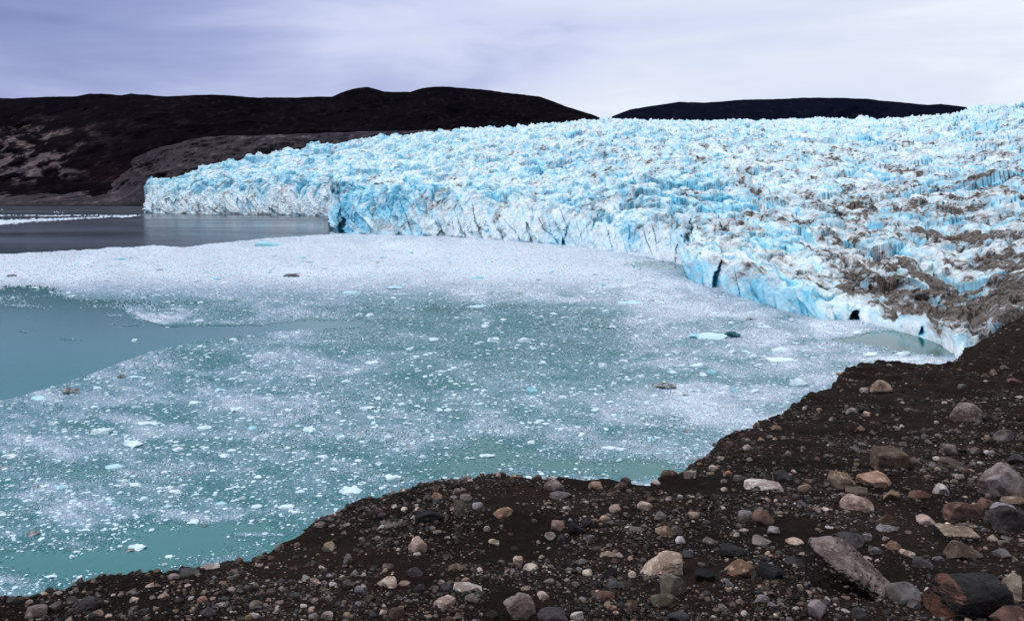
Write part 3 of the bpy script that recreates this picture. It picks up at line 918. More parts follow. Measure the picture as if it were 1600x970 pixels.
hull_shapes = {
    'cube': [(-1, -.7, -1), (-.95, -.75, .75), (-.75, .6, 1), (-.9, .7, -1), (.15, -1, -1), (.1, -.95, .72), (.2, .5, .95), (1, -.5, -1), (.97, -.45, .62), (.85, .7, .8), (.9, .8, -1)],
    'lens': [(-1, -.1, .1), (-.6, -.6, -.8), (-.5, -.2, .75), (-.2, .5, .9), (.25, -.2, 1), (.5, .5, .85), (.75, -.3, .45), (1, .1, -.4), (.6, -.7, -.9), (0, -.9, -.6), (-.3, .9, -.8), (.5, .9, -.8)],
    'wedge': [(-1, -.35, .95), (-.98, .35, 1), (-.9, -.3, -.25), (-.55, -.8, -1), (-.5, -.75, .55), (-.25, .45, .95), (.1, -.75, -.05), (.2, .3, .45), (.3, -.85, -1), (1, -.2, -.75), (.98, .25, -.7), (.9, -.3, -1), (-.6, .9, -1), (.7, .8, -1), (-.95, .5, -.6)],
    'rustblock': [(-1, -.5, -.35), (-.85, -.1, .45), (-.62, .3, .95), (-.9, .5, -.8), (-.5, -1, -1), (-.48, -.75, .55), (-.35, -.3, .88), (.2, .2, .95), (.85, -.55, .82), (.9, .4, .9), (1, -.8, -1), (1, .6, -1), (-1, -.6, -1), (-.8, .8, -1)],
    'slabdark': [(-1, -.5, .85), (-.9, .6, 1), (.8, -.5, .7), (1, .5, .55), (-.95, -.6, -.7), (.6, -.7, -1), (.9, -.5, -.3), (-.8, .6, -1), (.9, .6, -1)],
    'tiltslab': [(-1, -.4, -1), (-.95, .3, -.75), (-.35, -.4, -.05), (-.3, .4, .25), (.2, -.4, .75), (.35, .5, 1), (.85, -.4, .9), (1, .4, .75), (.9, -.6, -1), (.4, -.7, -1), (.9, .7, -1), (-.6, .6, -1)],
}

placed = []   # (u, v, w, h) of every single stone


def make_stone(u, v, w, h, ck, sk, name):
    rg = np.random.default_rng(int(u * 977 + v * 31))
    D, X, zg, miss = pix2ground(u, v + 0.30 * h)
    D += 0.0 if miss else 0.15 * w * D / F
    X = unproj(u, D)
    wx = w * D / F / 2; hz = h * D / F / 2
    dy = wx * (0.9 if sk == 'slab' else rg.uniform(0.75, 0.95))
    zc = H - (v - HZ) * D / F - 0.2 * hz
    if miss: zc = min(zc, zg + 0.45 * hz)
    hz *= 1.2
    mats, idx = M_STONE, None
    if sk in hull_shapes:
        p, f = hull_verts(hull_shapes[sk], rg)
        mn, mx_ = p.min(0), p.max(0)
        p = (p - (mn + mx_) / 2) / ((mx_ - mn) / 2)
        cen = p[f].mean(1)
        nr = np.cross(p[f][:, 1] - p[f][:, 0], p[f][:, 2] - p[f][:, 0]); nr /= np.linalg.norm(nr, axis=1)[:, None] + 1e-9
        jit = 0.14 * fbm(cen[:, 0] * 5, cen[:, 1] * 5, cen[:, 2] * 5, 77, 3)
        if sk == 'rustblock':
            mats = [M_BLACK, M_RUST]; idx = ((cen[:, 0] + 0.28 * cen[:, 2] + jit < -0.62) | ((nr[:, 2] > 0.6) & (cen[:, 0] < -0.3))).astype(int)
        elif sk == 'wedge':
            mats = [M_STONE, M_TOPLIT]; idx = (nr[:, 2] + jit > 0.5).astype(int)  # lit top and shaded front painted as two stone tones
        elif sk == 'slabdark':
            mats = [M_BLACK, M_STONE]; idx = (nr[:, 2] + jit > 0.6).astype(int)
        hz *= 1.02
    else:
        sub = 5 if w > 40 else 4 if w > 17 else 3
        bv, f = ico(sub)
        c, rough, rd = SH[sk]; rd -= 0.05 * rg.uniform()
        p = rock_verts(bv, rg, c, rough * (1.25 if w > 17 else 1.0), rd)
        if sk != 'slab':
            a = rg.uniform(-0.25, 0.25)
            p[:, 0], p[:, 2] = p[:, 0] * math.cos(a) - p[:, 2] * math.sin(a), p[:, 0] * math.sin(a) + p[:, 2] * math.cos(a)
            p /= np.abs(p).max(0)
    p = p * np.array([wx, dy, hz])
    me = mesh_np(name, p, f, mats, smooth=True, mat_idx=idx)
    if sk in hull_shapes or sk in ('block', 'shard'):
        me.set_sharp_from_angle(angle=R(38))
    o = link(name, me, loc=(X, D, zc))
    word, c = PAL[ck]
    if sk == 'slabdark': c = PAL['tan'][1]
    if sk == 'wedge': c = (0.022, 0.016, 0.013)  # tone of the wedge's shaded front
    k = rg.uniform(0.88, 1.12)
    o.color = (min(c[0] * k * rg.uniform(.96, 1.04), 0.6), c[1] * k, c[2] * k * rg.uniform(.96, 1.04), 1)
    placed.append((u, v, w, h))
    return o


def relation(du, dv):
    if abs(du) > 1.6 * abs(dv):
        return 'left of' if du < 0 else 'right of'
    if abs(dv) > 1.6 * abs(du):
        return 'behind' if dv < 0 else 'in front of'
    return ('behind and left of' if du < 0 else 'behind and right of') if dv < 0 else ('in front and left of' if du < 0 else 'in front and right of')


ORD = ['', 'second ', 'third ', 'fourth ', 'fifth ', 'sixth ', 'seventh ', 'eighth ', 'ninth ', 'tenth ']


def label_all(items, marks, phrase):
    """items: (obj, u, v, desc).  label = desc + where it lies from its nearest marks; equal ones count outwards from the mark"""
    used = {}
    rows = []
    for o, u, v, desc in items:
        d = sorted((math.hypot(u - m[0], (v - m[1]) * 1.3), m) for m in marks)
        rows.append((d[0][0], o, u, v, desc, d[0][1]))
    for dist, o, u, v, desc, m in sorted(rows, key=lambda r: r[0]):
        rel = relation(u - m[0], v - m[1])
        key = (desc, rel, m[2])
        k = used.get(key, 0)
        used[key] = k + 1
        lab = f'{desc} {rel} the {m[2]}'
        if k:
            lab = f'{ORD[min(k, 9)]}{desc} {rel} the {m[2]}, counting outwards'
        o['label'] = lab
    for key, n in used.items():
        if n > 1:
            first = [r for r in rows if r[1]['label'] == f'{key[0]} {key[1]} the {key[2]}'][0][1]
            first['label'] = f'{key[0]} nearest on the side {key[1]} the {key[2]}'.replace('on the side ', '')


G_ST = 'loose stones on the moraine slope'
for (u, v, w, h, ck, sk, lab, ref) in LAND:
    o = make_stone(u, v, w, h, ck, sk, 'boulder')
    o['label'] = lab; o['category'] = 'boulder'; o['group'] = 'large boulders on the moraine slope'
MARKS = [(a[0], a[1], a[7]) for a in LAND]


def size_word(w):
    return 'large' if w > 32 else 'medium' if w > 19 else 'small' if w > 11 else 'tiny'


items = []
for (u, v, w, h, ck, sk) in STONES:
    o = make_stone(u, v, w, h, ck, sk, 'stone')
    o['category'] = 'stone'; o['group'] = G_ST
    items.append((o, u, v, f'{size_word(w)} {PAL[ck][0]} {SHW[sk]} stone'))
# more stones of the same kinds between them
edge_row = lerp_tab(edge_v + [(1502, 556), (1516, 540), (1600, 520)])
wordsC = list(PAL)
pr = np.array([2, 2.2, .8, 2.6, 3, 2.4, .8, 2.2, .9, 1.2, 1, 1.2, 3.0]); pr /= pr.sum()
tries = 0
NEED = 262 - len(STONES)
while NEED > 0 and tries < 6000:
    tries += 1
    u = rng.uniform(5, 1598); er = float(edge_row(u))
    v = er + 8 + (962 - er) * rng.uniform(0, 1) ** 0.9
    if v > 966: continue
    w = float(np.clip(rng.lognormal(2.35, 0.3), 8, 20)) * (0.7 + 0.3 * (v - 550) / 420)
    h = w * rng.uniform(0.5, 0.85)
    if any(abs(u - q[0]) < (w + q[2]) * 0.55 and abs(v - q[1]) < (h + q[3]) * 0.6 for q in placed): continue
    ck = wordsC[rng.choice(len(wordsC), p=pr)]; sk = ['round', 'lump', 'block', 'slab', 'shard'][rng.choice(5, p=[.2, .35, .15, .15, .15])]
    o = make_stone(u, v, w, h, ck, sk, 'stone')
    o['category'] = 'stone'; o['group'] = G_ST
    items.append((o, u, v, f'{size_word(w)} {PAL[ck][0]} {SHW[sk]} stone'))
    NEED -= 1
label_all(items, MARKS, 'stone')

# ------------------------------------------------------------------ gravel, one mass


def build_gravel():
    cos, faces, cols, off = [], [], [], 0
    palette = np.array([PAL[k][1] for k in wordsC])
    for sub, n, lo, hi in ((1, 120000, 1.5, 4.2), (2, 29000, 3.2, 11.5)):
        bv, bf = ico(sub)
        rg = np.random.default_rng(40 + sub)
        var = np.stack([rock_verts(bv, rg, 14, 0.20, -0.16) for _ in range(30)])
        s = rg.uniform(1 / 120.0, 1 / 4.3, n); D = 1 / s
        k = int(n * 0.36)
        D[:k] = np.exp(rg.uniform(math.log(9), math.log(215), k))
        u = rg.uniform(-160, 1700, n)
        De = np.interp(u, eu, eD)
        X = unproj(u, D)
        dens = fbm(X / (0.12 * D), np.log(D) * 6, None, 201, 4)
        ok = (D < np.minimum(De * 1.04, 215)) & (dens * 1.3 + rg.uniform(-0.4, 0.4, n) + 0.25 * sstep(900, 1400, u) * sstep(30, 12, D) > -0.08)
        D, u, X = D[ok], u[ok], X[ok]; n = len(D)
        px = np.exp(rg.uniform(math.log(lo), math.log(hi), n) ) if False else lo * (hi / lo) ** (rg.uniform(0, 1, n) ** 1.7)
        sz = px * D / F / 2 * np.clip((12 / D) ** 0.22, 0.6, 1.25)
        Z = ground_z(X, D)
        sc = np.stack([sz * rg.uniform(.8, 1.35, n), sz * rg.uniform(.8, 1.35, n), sz * rg.uniform(.5, .95, n)], -1)
        a = rg.uniform(0, 6.283, n)
        P = var[rg.integers(0, 30, n)] * sc[:, None, :]
        ca, sa = np.cos(a)[:, None], np.sin(a)[:, None]
        P = np.stack([P[..., 0] * ca - P[..., 1] * sa, P[..., 0] * sa + P[..., 1] * ca, P[..., 2]], -1)
        P = P + np.stack([X, D, Z + sc[:, 2] * 0.18], -1)[:, None, :]
        nv = len(bv)
        cos.append(P.reshape(-1, 3))
        faces.append((bf[None] + (np.arange(n) * nv)[:, None, None] + off).reshape(-1, 3))
        off += n * nv
        c = palette[rg.choice(len(palette), n, p=pr)] * rg.uniform(0.2, 1.15, n)[:, None]
        dk = rg.uniform(0, 1, n) < 0.5
        c[dk] *= 0.32
        cols.append(np.repeat(c, nv, 0))
    return mesh_np('gravel', np.concatenate(cos), np.concatenate(faces), M_GRAVEL, {'col': np.concatenate(cols)})


link('gravel', build_gravel(), 'countless small mixed stones and gravel strewn over the dark slope', 'gravel', kind='stuff')

# ------------------------------------------------------------------ brash ice


def density(u, v):
    """share of the water covered by broken ice, in plan"""
    D = H * F / np.maximum(v - HZ, 1)
    X = unproj(u, D)
    wob = 5 * fbm(u / 60, v / 25, None, 301, 4)
    n1 = fbm(X / 26 + 3, D / 60, None, 302, 5, 0.55)
    wq = fbm(u / 110, v / 30, None, 305, 3) * 60; n2 = fbm((u + wq) / 150, (v + wq * 0.35) / 34, None, 303, 5, 0.6)
    n3 = fbm(u / 40, v / 12, None, 304, 4, 0.6)
    d = np.full_like(u, 0.62) + 0.34 * n2 + 0.22 * n3
    # dense sheet along the ice front
    low = np.interp(u, [0, 60, 120, 300, 480, 650, 800, 950, 1050, 1200, 1500], [440, 444, 458, 462, 455, 455, 460, 480, 500, 540, 575])
    top = np.interp(u, [-200, 0, 300, 515, 530, 1500], [402, 397, 383, 367, 330, 330])
    vv = v + wob
    dense = sstep(top - 1.5, top + 3, vv) * sstep(low + 26, low - 14, vv)
    d = d * (1 - dense) + dense * (1.35 + 0.25 * n3 - 0.35 * sstep(1000, 1150, u))
    # rows above it: dark open water, a far streak of ice
    d = np.where(vv < top, -0.4, d)
    fc = 347 - 0.045 * np.clip(u, -200, 240) + 1.2 * n3; ft = np.interp(u, [-100, 0, 60, 130, 235], [6, 5, 3.4, 1.6, 1.0])
    far = np.exp(-((v - fc) / ft) ** 2) * sstep(250, 200, u) + 0.75 * np.exp(-((v - 337 - n3) / 1.3) ** 2) * sstep(225, 190, u)
    d = np.where((v < top), d + far * (1.1 + 0.5 * n3), d)
    d = np.where((v < 333), -0.15 + 0.5 * n3, d)
    # right grey sheet
    right = sstep(930, 1080, u) * sstep(700, 610, v)
    d = d + right * 0.22
    # open lead at the left: between an upper and a lower line
    up = np.interp(u, [-100, 0, 190, 260, 420, 560, 640], [476, 480, 486, 512, 505, 500, 498])
    dn = np.interp(u, [-100, 0, 80, 130, 180, 230, 290, 350, 420, 560, 640], [650, 627, 606, 590, 570, 552, 535, 527, 519, 508, 499])
    lead = sstep(up - 4, up + 5, v + wob * 1.2) * sstep(dn + 1.5, dn - 2.5, v + 0.25 * wob) * sstep(640, 430, u)
    d = d - 1.3 * lead
    n3 = 1.2 * n3; isl = np.exp(-((u - 222) / 62) ** 2 - ((v - 495 - 0.03 * (u - 222)) / 6) ** 2) + 0.9 * np.exp(-((u - 190) / 42) ** 2 - ((v - 507) / 4.5) ** 2) \
        + 0.55 * np.exp(-((u - 50) / 36) ** 2 - ((v - 519) / 3.5) ** 2) + 0.7 * np.exp(-((u - 130) / 90) ** 2 - ((v - 530) / 3) ** 2) \
        + 0.7 * np.exp(-((u - 330) / 50) ** 2 - ((v - 503) / 3) ** 2)
    d = d + 1.5 * isl * (0.75 + 0.9 * n3)
    # teal, thin places: u, v, du, dv, amount
    for a, b, su, sv, k in ((45, 452, 75, 8, .85), (60, 470, 110, 12, .5), (130, 474, 70, 7, .4), (300, 470, 120, 7, .3), (790, 700, 130, 26, .42), (900, 730, 140, 14, .5), (1010, 735, 60, 12, .6), (700, 735, 70, 16, .3),
                            (300, 850, 120, 22, .85), (260, 826, 90, 16, .55), (60, 880, 80, 26, .62), (150, 735, 80, 26, .42), (60, 790, 70, 24, .3), (200, 880, 90, 20, .9), (400, 824, 60, 12, .6),
                            (860, 560, 110, 30, .33), (640, 590, 120, 30, .3), (560, 510, 120, 14, .3), (800, 480, 70, 8, .45), (900, 500, 80, 16, .25), (700, 485, 60, 8, .3),
                            (1425, 537, 75, 19, 1.5), (1330, 532, 60, 5, .9), (1380, 526, 55, 9, 1.0), (1249, 534, 18, 5, .8), (1470, 545, 40, 16, 1.0), (1010, 414, 62, 10, 1.3), (1045, 422, 30, 8, .8), (1050, 660, 30, 12, .25),
                            (520, 620, 80, 20, .15), (560, 690, 90, 20, .22), (770, 374, 30, 2.0, .7)):
        d = d - k * np.exp(-((u - a) / su) ** 2 - ((v - b) / sv) ** 2)
    for a, b, su, sv, k in ((330, 640, 130, 32, .22), (180, 640, 90, 20, .25), (1400, 561, 80, 4, 1.2), (130, 800, 50, 20, .4), (150, 770, 60, 30, .3), (1150, 640, 90, 30, .15), (380, 760, 90, 22, .2), (400, 835, 40, 3, .9)):
        d = d + k * np.exp(-((u - a) / su) ** 2 - ((v - b) / sv) ** 2)
    return d


def build_brash():
    rg = np.random.default_rng(5)
    cos, faces, cols, off = [], [], [], 0
    # fine slush: small flat pieces lying edge to edge, dropped where the cover is thin
    us = np.arange(-120, 1530, 1.5)
    vs_ = np.concatenate([np.arange(323, 420, 0.8), np.arange(420, 960, 1.5)])
    dv = np.concatenate([np.full(len(np.arange(323, 420, 0.8)), 0.8), np.full(len(np.arange(420, 960, 1.5)), 1.5)])
    U, V = np.meshgrid(us, vs_); DV = np.broadcast_to(dv[:, None], U.shape)
    er = edge_row(np.clip(U, -200, 1600)) + 16
    base = np.interp(U, [p[0] for p in front_v], [p[1] for p in front_v], left=322, right=566)
    keep = (V < er) & (V > base - 2) & ~((U < 222) & (V < 323.5))
    d = density(U, V)
    clus = fbm(U / 3.0, V / 2.2, None, 311, 3, 0.6)
    rnd = 0.34 + 0.38 * clus + rg.uniform(-0.22, 0.22, U.shape)
    keep &= d > rnd
    U, V, DV, d = U[keep], V[keep], DV[keep], d[keep]
    n = len(U)
    U = U + rg.uniform(-.4, .4, n); V = V + rg.uniform(-.3, .3, n) * DV
    q = []
    for sx_, sy_ in ((-1, -1), (1, -1), (1, 1), (-1, 1)):
        uu = U + sx_ * 0.5 * 1.5 * rg.uniform(.8, 1.45, n); vv = V + sy_ * 0.5 * DV * rg.uniform(.8, 1.45, n)
        Dq = H * F / (vv - HZ)
        q.append(np.stack([unproj(uu, Dq), Dq, 0.02 + rg.uniform(0, 0.05, n) * np.clip(Dq / 100, .5, 3)], -1))
    P = np.stack(q, 1)
    cos.append(P.reshape(-1, 3))
    faces.append((np.arange(n * 4).reshape(n, 4)))
    off += n * 4
    # colours: wet grey-lilac slush, whiter broken ice, a little blue
    Dw = H * F / (V - HZ); Xw = unproj(U, Dw)
    wq = fbm(U / 90, V / 24, None, 334, 3) * 55
    thick = fbm((U + wq) / 110, (V + wq * 0.4) / 22, None, 331, 6, 0.66) * 0.55 + fbm(Xw / 9, Dw / 14, None, 332, 3) * 0.10
    tone = 0.20 + 0.42 * (d - 0.5) + thick + 0.13 * sstep(900, 1100, U)
    sp_ = rg.normal(size=n)
    tone = tone + np.where(sp_ > 1.3, 0.26 * (sp_ - 0.8), 0.05 * sp_)
    wh = sstep(490, 425, V) * sstep(1180, 950, U)
    tone = np.clip(np.maximum(tone, wh * (0.86 + 0.05 * sp_ + 0.35 * thick)), 0, 1)
    c = np.stack([np.interp(tone, [0, .3, .6, 1], x) for x in ((0.058, 0.175, 0.42, 0.80), (0.195, 0.305, 0.49, 0.87), (0.215, 0.36, 0.585, 0.93))], -1)
    blue = rg.uniform(0, 1, n) < 0.10
    c[blue] *= np.array([0.75, 1.05, 1.08])
    cols.append(np.repeat(np.clip(c, 0, .92), 4, 0))
    # bigger crumbs with height
    m = 46000
    bv, bf = ico(1)
    var = np.stack([rock_verts(bv, rg, 4, 0.2, 0.05) for _ in range(20)])
    u = rg.uniform(-100, 1500, m); v = 400 + 530 * rg.uniform(0, 1, m) ** 0.8
    d = density(u, v)
    base = np.interp(u, [p[0] for p in front_v], [p[1] for p in front_v], left=322, right=566)
    ok = (d + 0.35 * fbm(u / 45, v / 16, None, 341, 4) > rg.uniform(-0.05, 0.95, m)) & (v < edge_row(u) + 12) & (v > base + 4)
    u, v = u[ok], v[ok]; m = len(u)
    D = H * F / (v - HZ)
    px = np.clip(rg.lognormal(1.0, 0.47, m), 1.4, 9)
    sz = px * D / F / 2
    sc = np.stack([sz * rg.uniform(.8, 1.5, m), sz * rg.uniform(.8, 1.5, m), sz * rg.uniform(.25, .55, m)], -1)
    P = var[rg.integers(0, 20, m)] * sc[:, None, :] + np.stack([unproj(u, D), D, sc[:, 2] * 0.3], -1)[:, None, :]
    # triangles stored as quads with a doubled corner are avoided: a second mesh piece is joined below
    col2 = np.repeat(np.array([0.66, 0.83, 0.88]) * rg.uniform(.8, 1.12, m)[:, None] * np.where(rg.uniform(0, 1, m) < .12, .55, 1)[:, None], len(bv), 0)
    f2 = (bf[None] + (np.arange(m) * len(bv))[:, None, None]).reshape(-1, 3) + off
    co = np.concatenate([cos[0], P.reshape(-1, 3)]); colr = np.concatenate([cols[0], np.clip(col2, 0, .93)])
    me = bpy.data.meshes.new('brash_ice')
    f1 = faces[0]
    me.vertices.add(len(co)); me.vertices.foreach_set('co', co.astype(np.float32).ravel())
    nl = f1.size + f2.size
    me.loops.add(nl); me.loops.foreach_set('vertex_index', np.concatenate([f1.ravel(), f2.ravel()]).astype(np.int32))
    me.polygons.add(len(f1) + len(f2))
    me.polygons.foreach_set('loop_start', np.concatenate([np.arange(0, f1.size, 4), f1.size + np.arange(0, f2.size, 3)]).astype(np.int32))
    me.polygons.foreach_set('use_smooth', np.zeros(len(f1) + len(f2), bool))
    me.materials.append(M_SLUSH)
    a = me.attributes.new('col', 'FLOAT_COLOR', 'POINT')
    a.data.foreach_set('color', np.concatenate([colr, np.ones((len(colr), 1))], 1).astype(np.float32).ravel())
    me.update(calc_edges=True)
    return me


link('brash_ice', build_brash(), 'loose slush and crumbs of broken ice floating over the bay', 'brash ice', kind='stuff')

# ------------------------------------------------------------------ floating pieces, each its own thing
ICE = {'white': ('white', (0.70, 0.87, 0.91)), 'blue': ('pale blue', (0.42, 0.74, 0.84)), 'cyan': ('cyan', (0.25, 0.66, 0.74)), 'dark': ('blackish', (0.022, 0.022, 0.024)), 'dirty': ('brownish', (0.10, 0.08, 0.072))}


def make_floe(u, v, w, h, ck, name='ice_floe', tall=1.0):
    rg = np.random.default_rng(int(u * 613 + v * 17))
    vb = v + 0.25 * h
    D = H * F / (vb - HZ)
    half = w * D / F / 2
    # the visible height is part foreshortened depth, part freeboard
    hpx = h * D / F
    if ck in ('dark', 'dirty'): tall = tall * 0.82
    depth = min(half * 0.75, 0.35 * hpx / (H / D))
    depth = max(depth, half * 0.35)
    top = max(hpx - 2 * depth * (H / D) * 0.8, hpx * 0.3) * tall
    sub = 4 if w > 24 else 3
    bv, f = ico(sub)
    p = rock_verts(bv, rg, 12, 0.28, -0.10, 2.2)
    p[:, 2] += 0.30 * vnoise(p[:, 0] * 2.3 + u, p[:, 1] * 2.3, None, int(u)) * (p[:, 2] > 0)
    p = p * np.array([half, depth, top * 0.85])
    me = mesh_np(name, p, f, M_FLOE, smooth=True)
    me.set_sharp_from_angle(angle=R(30))
    o = link(name, me, loc=(unproj(u, D), D, top * 0.12))
    c = ICE[ck][1]; k = rg.uniform(.9, 1.05)
    o.color = (c[0] * k, c[1] * k, c[2] * k, 1)
    return o


FLOES_L = [
    (1036, 600, 46, 16, 'dirty', 'grey brown dirty ice floe, hooked at its right end', 'dirty hooked floe'),
    (457, 430, 27, 8, 'dark', 'small black chunk of dirty ice on the far white sheet', 'black far chunk'),
    (18, 431, 18, 5, 'dark', 'dark sliver on the white sheet at the left edge', 'dark left sliver'),
    (113, 611, 24, 14, 'dirty', 'dark brown chunk beside the open lead at left', 'brown chunk by the lead'),
    (192, 588, 16, 8, 'dark', 'black chunk touching a pale blue sliver of ice', 'black chunk with blue tail'),
    (203, 858, 16, 7, 'dark', 'black lump against the white floe in the green corner', 'black lump'),
    (214, 853, 30, 13, 'white', 'white floe with a black lump in the green corner', 'black-tipped white floe'),
    (547, 765, 36, 15, 'white', 'brightest white floe beside the ridge', 'brightest ridge floe'),
    (614, 746, 28, 14, 'white', 'white floe with a tail just above the ridge', 'tailed ridge floe'),
    (1246, 598, 28, 15, 'white', 'chunky white floe just off the right-hand slope', 'chunky white floe'),
    (1222, 545, 36, 9, 'white', 'white floe in front of the ice cave', 'floe before the cave'),
    (1224, 561, 50, 8, 'white', 'long flat white floe below the one before the cave', 'long flat floe'),
    (1360, 553, 30, 8, 'white', 'left white floe in the green pool', 'left pool floe'),
    (1413, 552, 23, 9, 'white', 'right pointed white floe in the green pool', 'pointed pool floe'),
    (158, 673, 30, 12, 'white', 'big white floe on the left, bulging at its right', 'big left floe'),
    (208, 693, 30, 13, 'white', 'white floe slanting up to the right on the left side', 'slanting floe'),
    (233, 660, 38, 7, 'white', 'thin long white floe on the left side', 'thin long floe'),
    (179, 728, 34, 10, 'blue', 'pale floe in the greenish thin ice at left', 'pale greenish floe'),
    (418, 382, 42, 8, 'cyan', 'bright cyan floe near the dark water far away', 'far cyan floe'),
    (831, 610, 20, 11, 'cyan', 'cyan pointed floe in the middle of the bay', 'cyan middle floe'),
    (446, 791, 30, 10, 'white', 'white floe left of the ridge above the green corner', 'floe above the corner'),
    (99, 760, 22, 8, 'blue', 'pale blue floe in the lower left ice', 'lower left blue floe'),
    (8, 728, 15, 6, 'dark', 'dark chunk at the left edge of the water', 'dark edge chunk'),
    (50, 833, 20, 12, 'dirty', 'brownish smear of dirty ice in the lower left', 'brownish smear'),
    (1173, 498, 17, 5, 'dirty', 'flat brown scrap near the foot of the near cliff', 'brown scrap'),
    (616, 450, 26, 6, 'blue', 'blue floe at the lower rim of the white sheet', 'rim blue floe'),
    (762, 711, 26, 6, 'white', 'long white floe in the teal strip near the ridge', 'teal strip floe'),
    (819, 532, 20, 8, 'white', 'white floe in the upper middle of the bay', 'upper middle floe'),
    (972, 565, 20, 8, 'white', 'white floe left of the dirty hooked floe', 'floe left of the dirty one'),
    (485, 669, 26, 10, 'white', 'white floe in the left middle of the bay', 'left middle floe'),
]
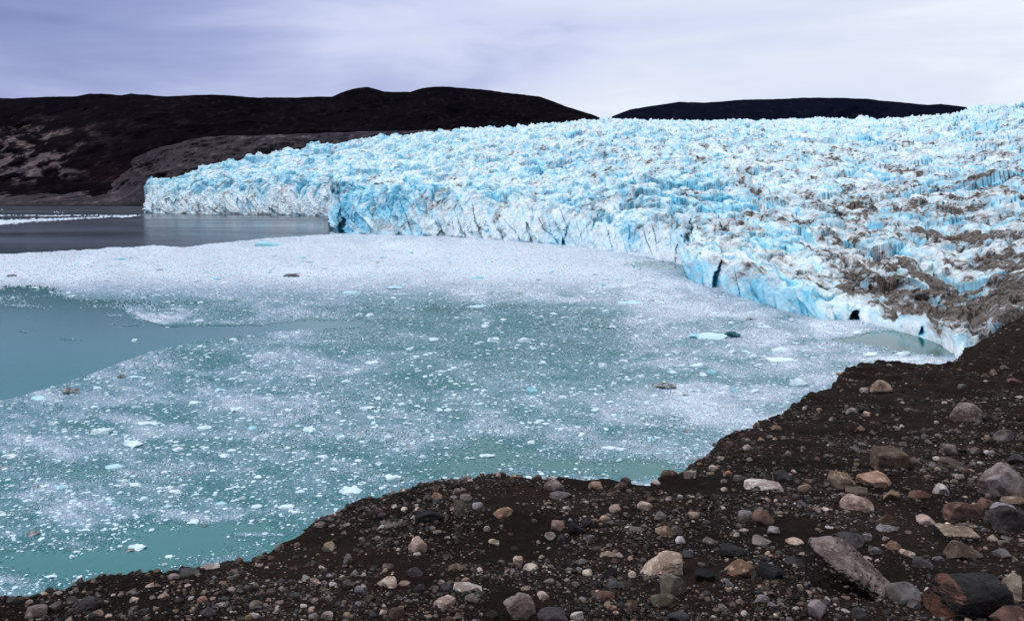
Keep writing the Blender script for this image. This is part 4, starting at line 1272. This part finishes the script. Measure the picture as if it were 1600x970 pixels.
FL2 = [(485, 588, 16, 6, 'white'), (321, 667, 24, 8, 'white'), (504, 713, 20, 9, 'white'), (394, 668, 16, 7, 'cyan'), (415, 680, 13, 8, 'white'), (61, 622, 26, 9, 'blue'),
       (343, 609, 18, 7, 'blue'), (303, 628, 18, 6, 'white'), (371, 639, 28, 11, 'white'), (417, 622, 15, 7, 'white'), (277, 702, 18, 8, 'white'), (350, 711, 16, 8, 'white'),
       (264, 690, 13, 7, 'white'), (243, 682, 11, 6, 'white'), (14, 711, 28, 10, 'white'), (86, 661, 13, 7, 'white'), (193, 750, 18, 8, 'white'), (211, 756, 18, 8, 'white'),
       (233, 600, 13, 6, 'white'), (532, 683, 15, 8, 'white'), (361, 703, 15, 5, 'white'), (54, 450, 15, 4, 'white'), (338, 435, 19, 5, 'blue'), (322, 425, 9, 4, 'blue'),
       (210, 531, 9, 4, 'white'), (645, 680, 12, 10, 'white'), (607, 684, 14, 10, 'white'), (848, 568, 16, 7, 'white'), (942, 572, 15, 9, 'white'), (772, 531, 22, 9, 'white'),
       (678, 531, 16, 7, 'white'), (759, 510, 15, 6, 'white'), (787, 499, 11, 4, 'white'), (844, 496, 13, 5, 'white'), (882, 496, 15, 4, 'white'), (956, 511, 15, 5, 'white'),
       (582, 566, 22, 8, 'white'), (541, 596, 15, 6, 'white'), (575, 636, 26, 7, 'white'), (590, 622, 15, 6, 'white'), (629, 631, 13, 6, 'white'), (911, 679, 15, 9, 'white'),
       (950, 699, 24, 6, 'white'), (973, 701, 26, 6, 'white'), (903, 667, 11, 6, 'white'), (1019, 686, 15, 8, 'cyan'), (1051, 581, 17, 6, 'white'), (1002, 588, 11, 6, 'white'),
       (959, 599, 9, 5, 'white'), (549, 457, 30, 6, 'blue'), (745, 434, 24, 5, 'cyan'), (579, 491, 13, 5, 'white'), (745, 478, 34, 5, 'blue'), (984, 472, 40, 6, 'blue'),
       (580, 652, 14, 7, 'white'), (635, 662, 13, 7, 'white'), (1072, 617, 12, 4, 'dirty'), (1074, 673, 15, 5, 'dirty'), (592, 724, 12, 7, 'white'), (302, 814, 18, 8, 'white'),
       (320, 820, 9, 6, 'dark'), (463, 799, 15, 7, 'white'), (401, 790, 18, 8, 'white'), (345, 785, 18, 7, 'blue'), (262, 790, 15, 6, 'blue'), (225, 778, 13, 7, 'white'),
       (174, 784, 15, 8, 'blue'), (272, 767, 20, 7, 'white'), (287, 801, 13, 7, 'white'), (81, 899, 16, 8, 'white'), (112, 869, 9, 6, 'white'), (469, 767, 15, 6, 'white'),
       (403, 745, 15, 7, 'white'), (56, 760, 11, 6, 'dirty'), (184, 758, 13, 6, 'white'), (267, 760, 13, 6, 'white'), (249, 768, 9, 6, 'white'), (499, 774, 13, 6, 'white'),
       (336, 732, 6, 4, 'dark'), (1178, 556, 15, 7, 'white'), (1089, 550, 13, 6, 'white'), (1089, 571, 24, 8, 'white'), (1112, 581, 15, 7, 'cyan'), (1099, 586, 15, 5, 'white'),
       (1178, 610, 19, 8, 'white'), (1149, 610, 15, 8, 'cyan'), (1130, 613, 19, 5, 'white'), (1082, 610, 15, 7, 'white'), (1202, 536, 11, 6, 'white'), (1145, 550, 13, 7, 'white'),
       (1192, 510, 17, 5, 'white'), (1000, 496, 13, 6, 'white'), (1051, 503, 9, 5, 'white'), (1054, 513, 11, 5, 'white'), (1012, 631, 13, 7, 'white'), (1234, 496, 7, 4, 'dirty'),
       (1339, 519, 15, 5, 'white'), (210, 588, 26, 6, 'blue'), (1066, 571, 11, 5, 'white'), (1110, 640, 14, 6, 'white'), (1060, 640, 13, 6, 'white'), (1170, 640, 14, 6, 'white'),
       (700, 640, 13, 6, 'white'), (740, 600, 12, 6, 'white'), (690, 580, 12, 5, 'white'), (640, 545, 13, 5, 'white'), (880, 620, 13, 6, 'white'), (930, 640, 14, 6, 'white'), (840, 660, 13, 6, 'white'),
       (450, 640, 13, 6, 'white'), (450, 700, 13, 7, 'white'), (560, 720, 13, 7, 'white'), (660, 712, 12, 7, 'white'), (830, 690, 13, 6, 'white'), (600, 402, 14, 4, 'blue'), (640, 395, 12, 4, 'blue'),
       (470, 402, 16, 4, 'blue'), (190, 405, 18, 4, 'blue'), (120, 412, 12, 4, 'blue'), (700, 410, 13, 4, 'blue'), (860, 425, 14, 4, 'blue'), (940, 445, 14, 5, 'blue'), (1020, 455, 13, 5, 'white')]
G_FL = 'ice floes and chunks drifting in the bay'
for (u, v, w, h, ck, lab, ref) in FLOES_L:
    o = make_floe(u, v, w, h, ck)
    o['label'] = lab; o['category'] = 'ice floe'; o['group'] = G_FL
# the small iceberg: low white slab with a dark glassy block at its right end
ib = make_floe(1110, 523, 68, 13, 'blue', 'iceberg', 0.95)
ib.color = (0.55, 0.80, 0.84, 1)
ib['label'] = 'low turquoise iceberg with a dark glassy block at its right end'; ib['category'] = 'iceberg'
blk = make_floe(1142, 522, 28, 16, 'cyan', 'glassy_block', 0.72)
blk.data.materials.clear(); blk.data.materials.append(M_DARKICE)
blk.location = Vector(blk.location) - Vector(ib.location)
blk.parent = ib
blk['label'] = 'dark blue-green glassy ice block'
tip = make_floe(1088, 525, 26, 8, 'cyan', 'ice_ledge', 1.0)
tip.location = Vector(tip.location) - Vector(ib.location)
tip.parent = ib
FM = [(a[0], a[1], a[6]) for a in FLOES_L] + [(1118, 522, 'turquoise iceberg')]
items = []
for (u, v, w, h, ck) in FL2:
    o = make_floe(u, v, w, h, ck)
    o['category'] = 'ice floe'; o['group'] = G_FL
    items.append((o, u, v, f'{"sizeable" if w > 20 else "small" if w > 12 else "tiny"} {ICE[ck][0]} floe'))
label_all(items, FM, 'floe')
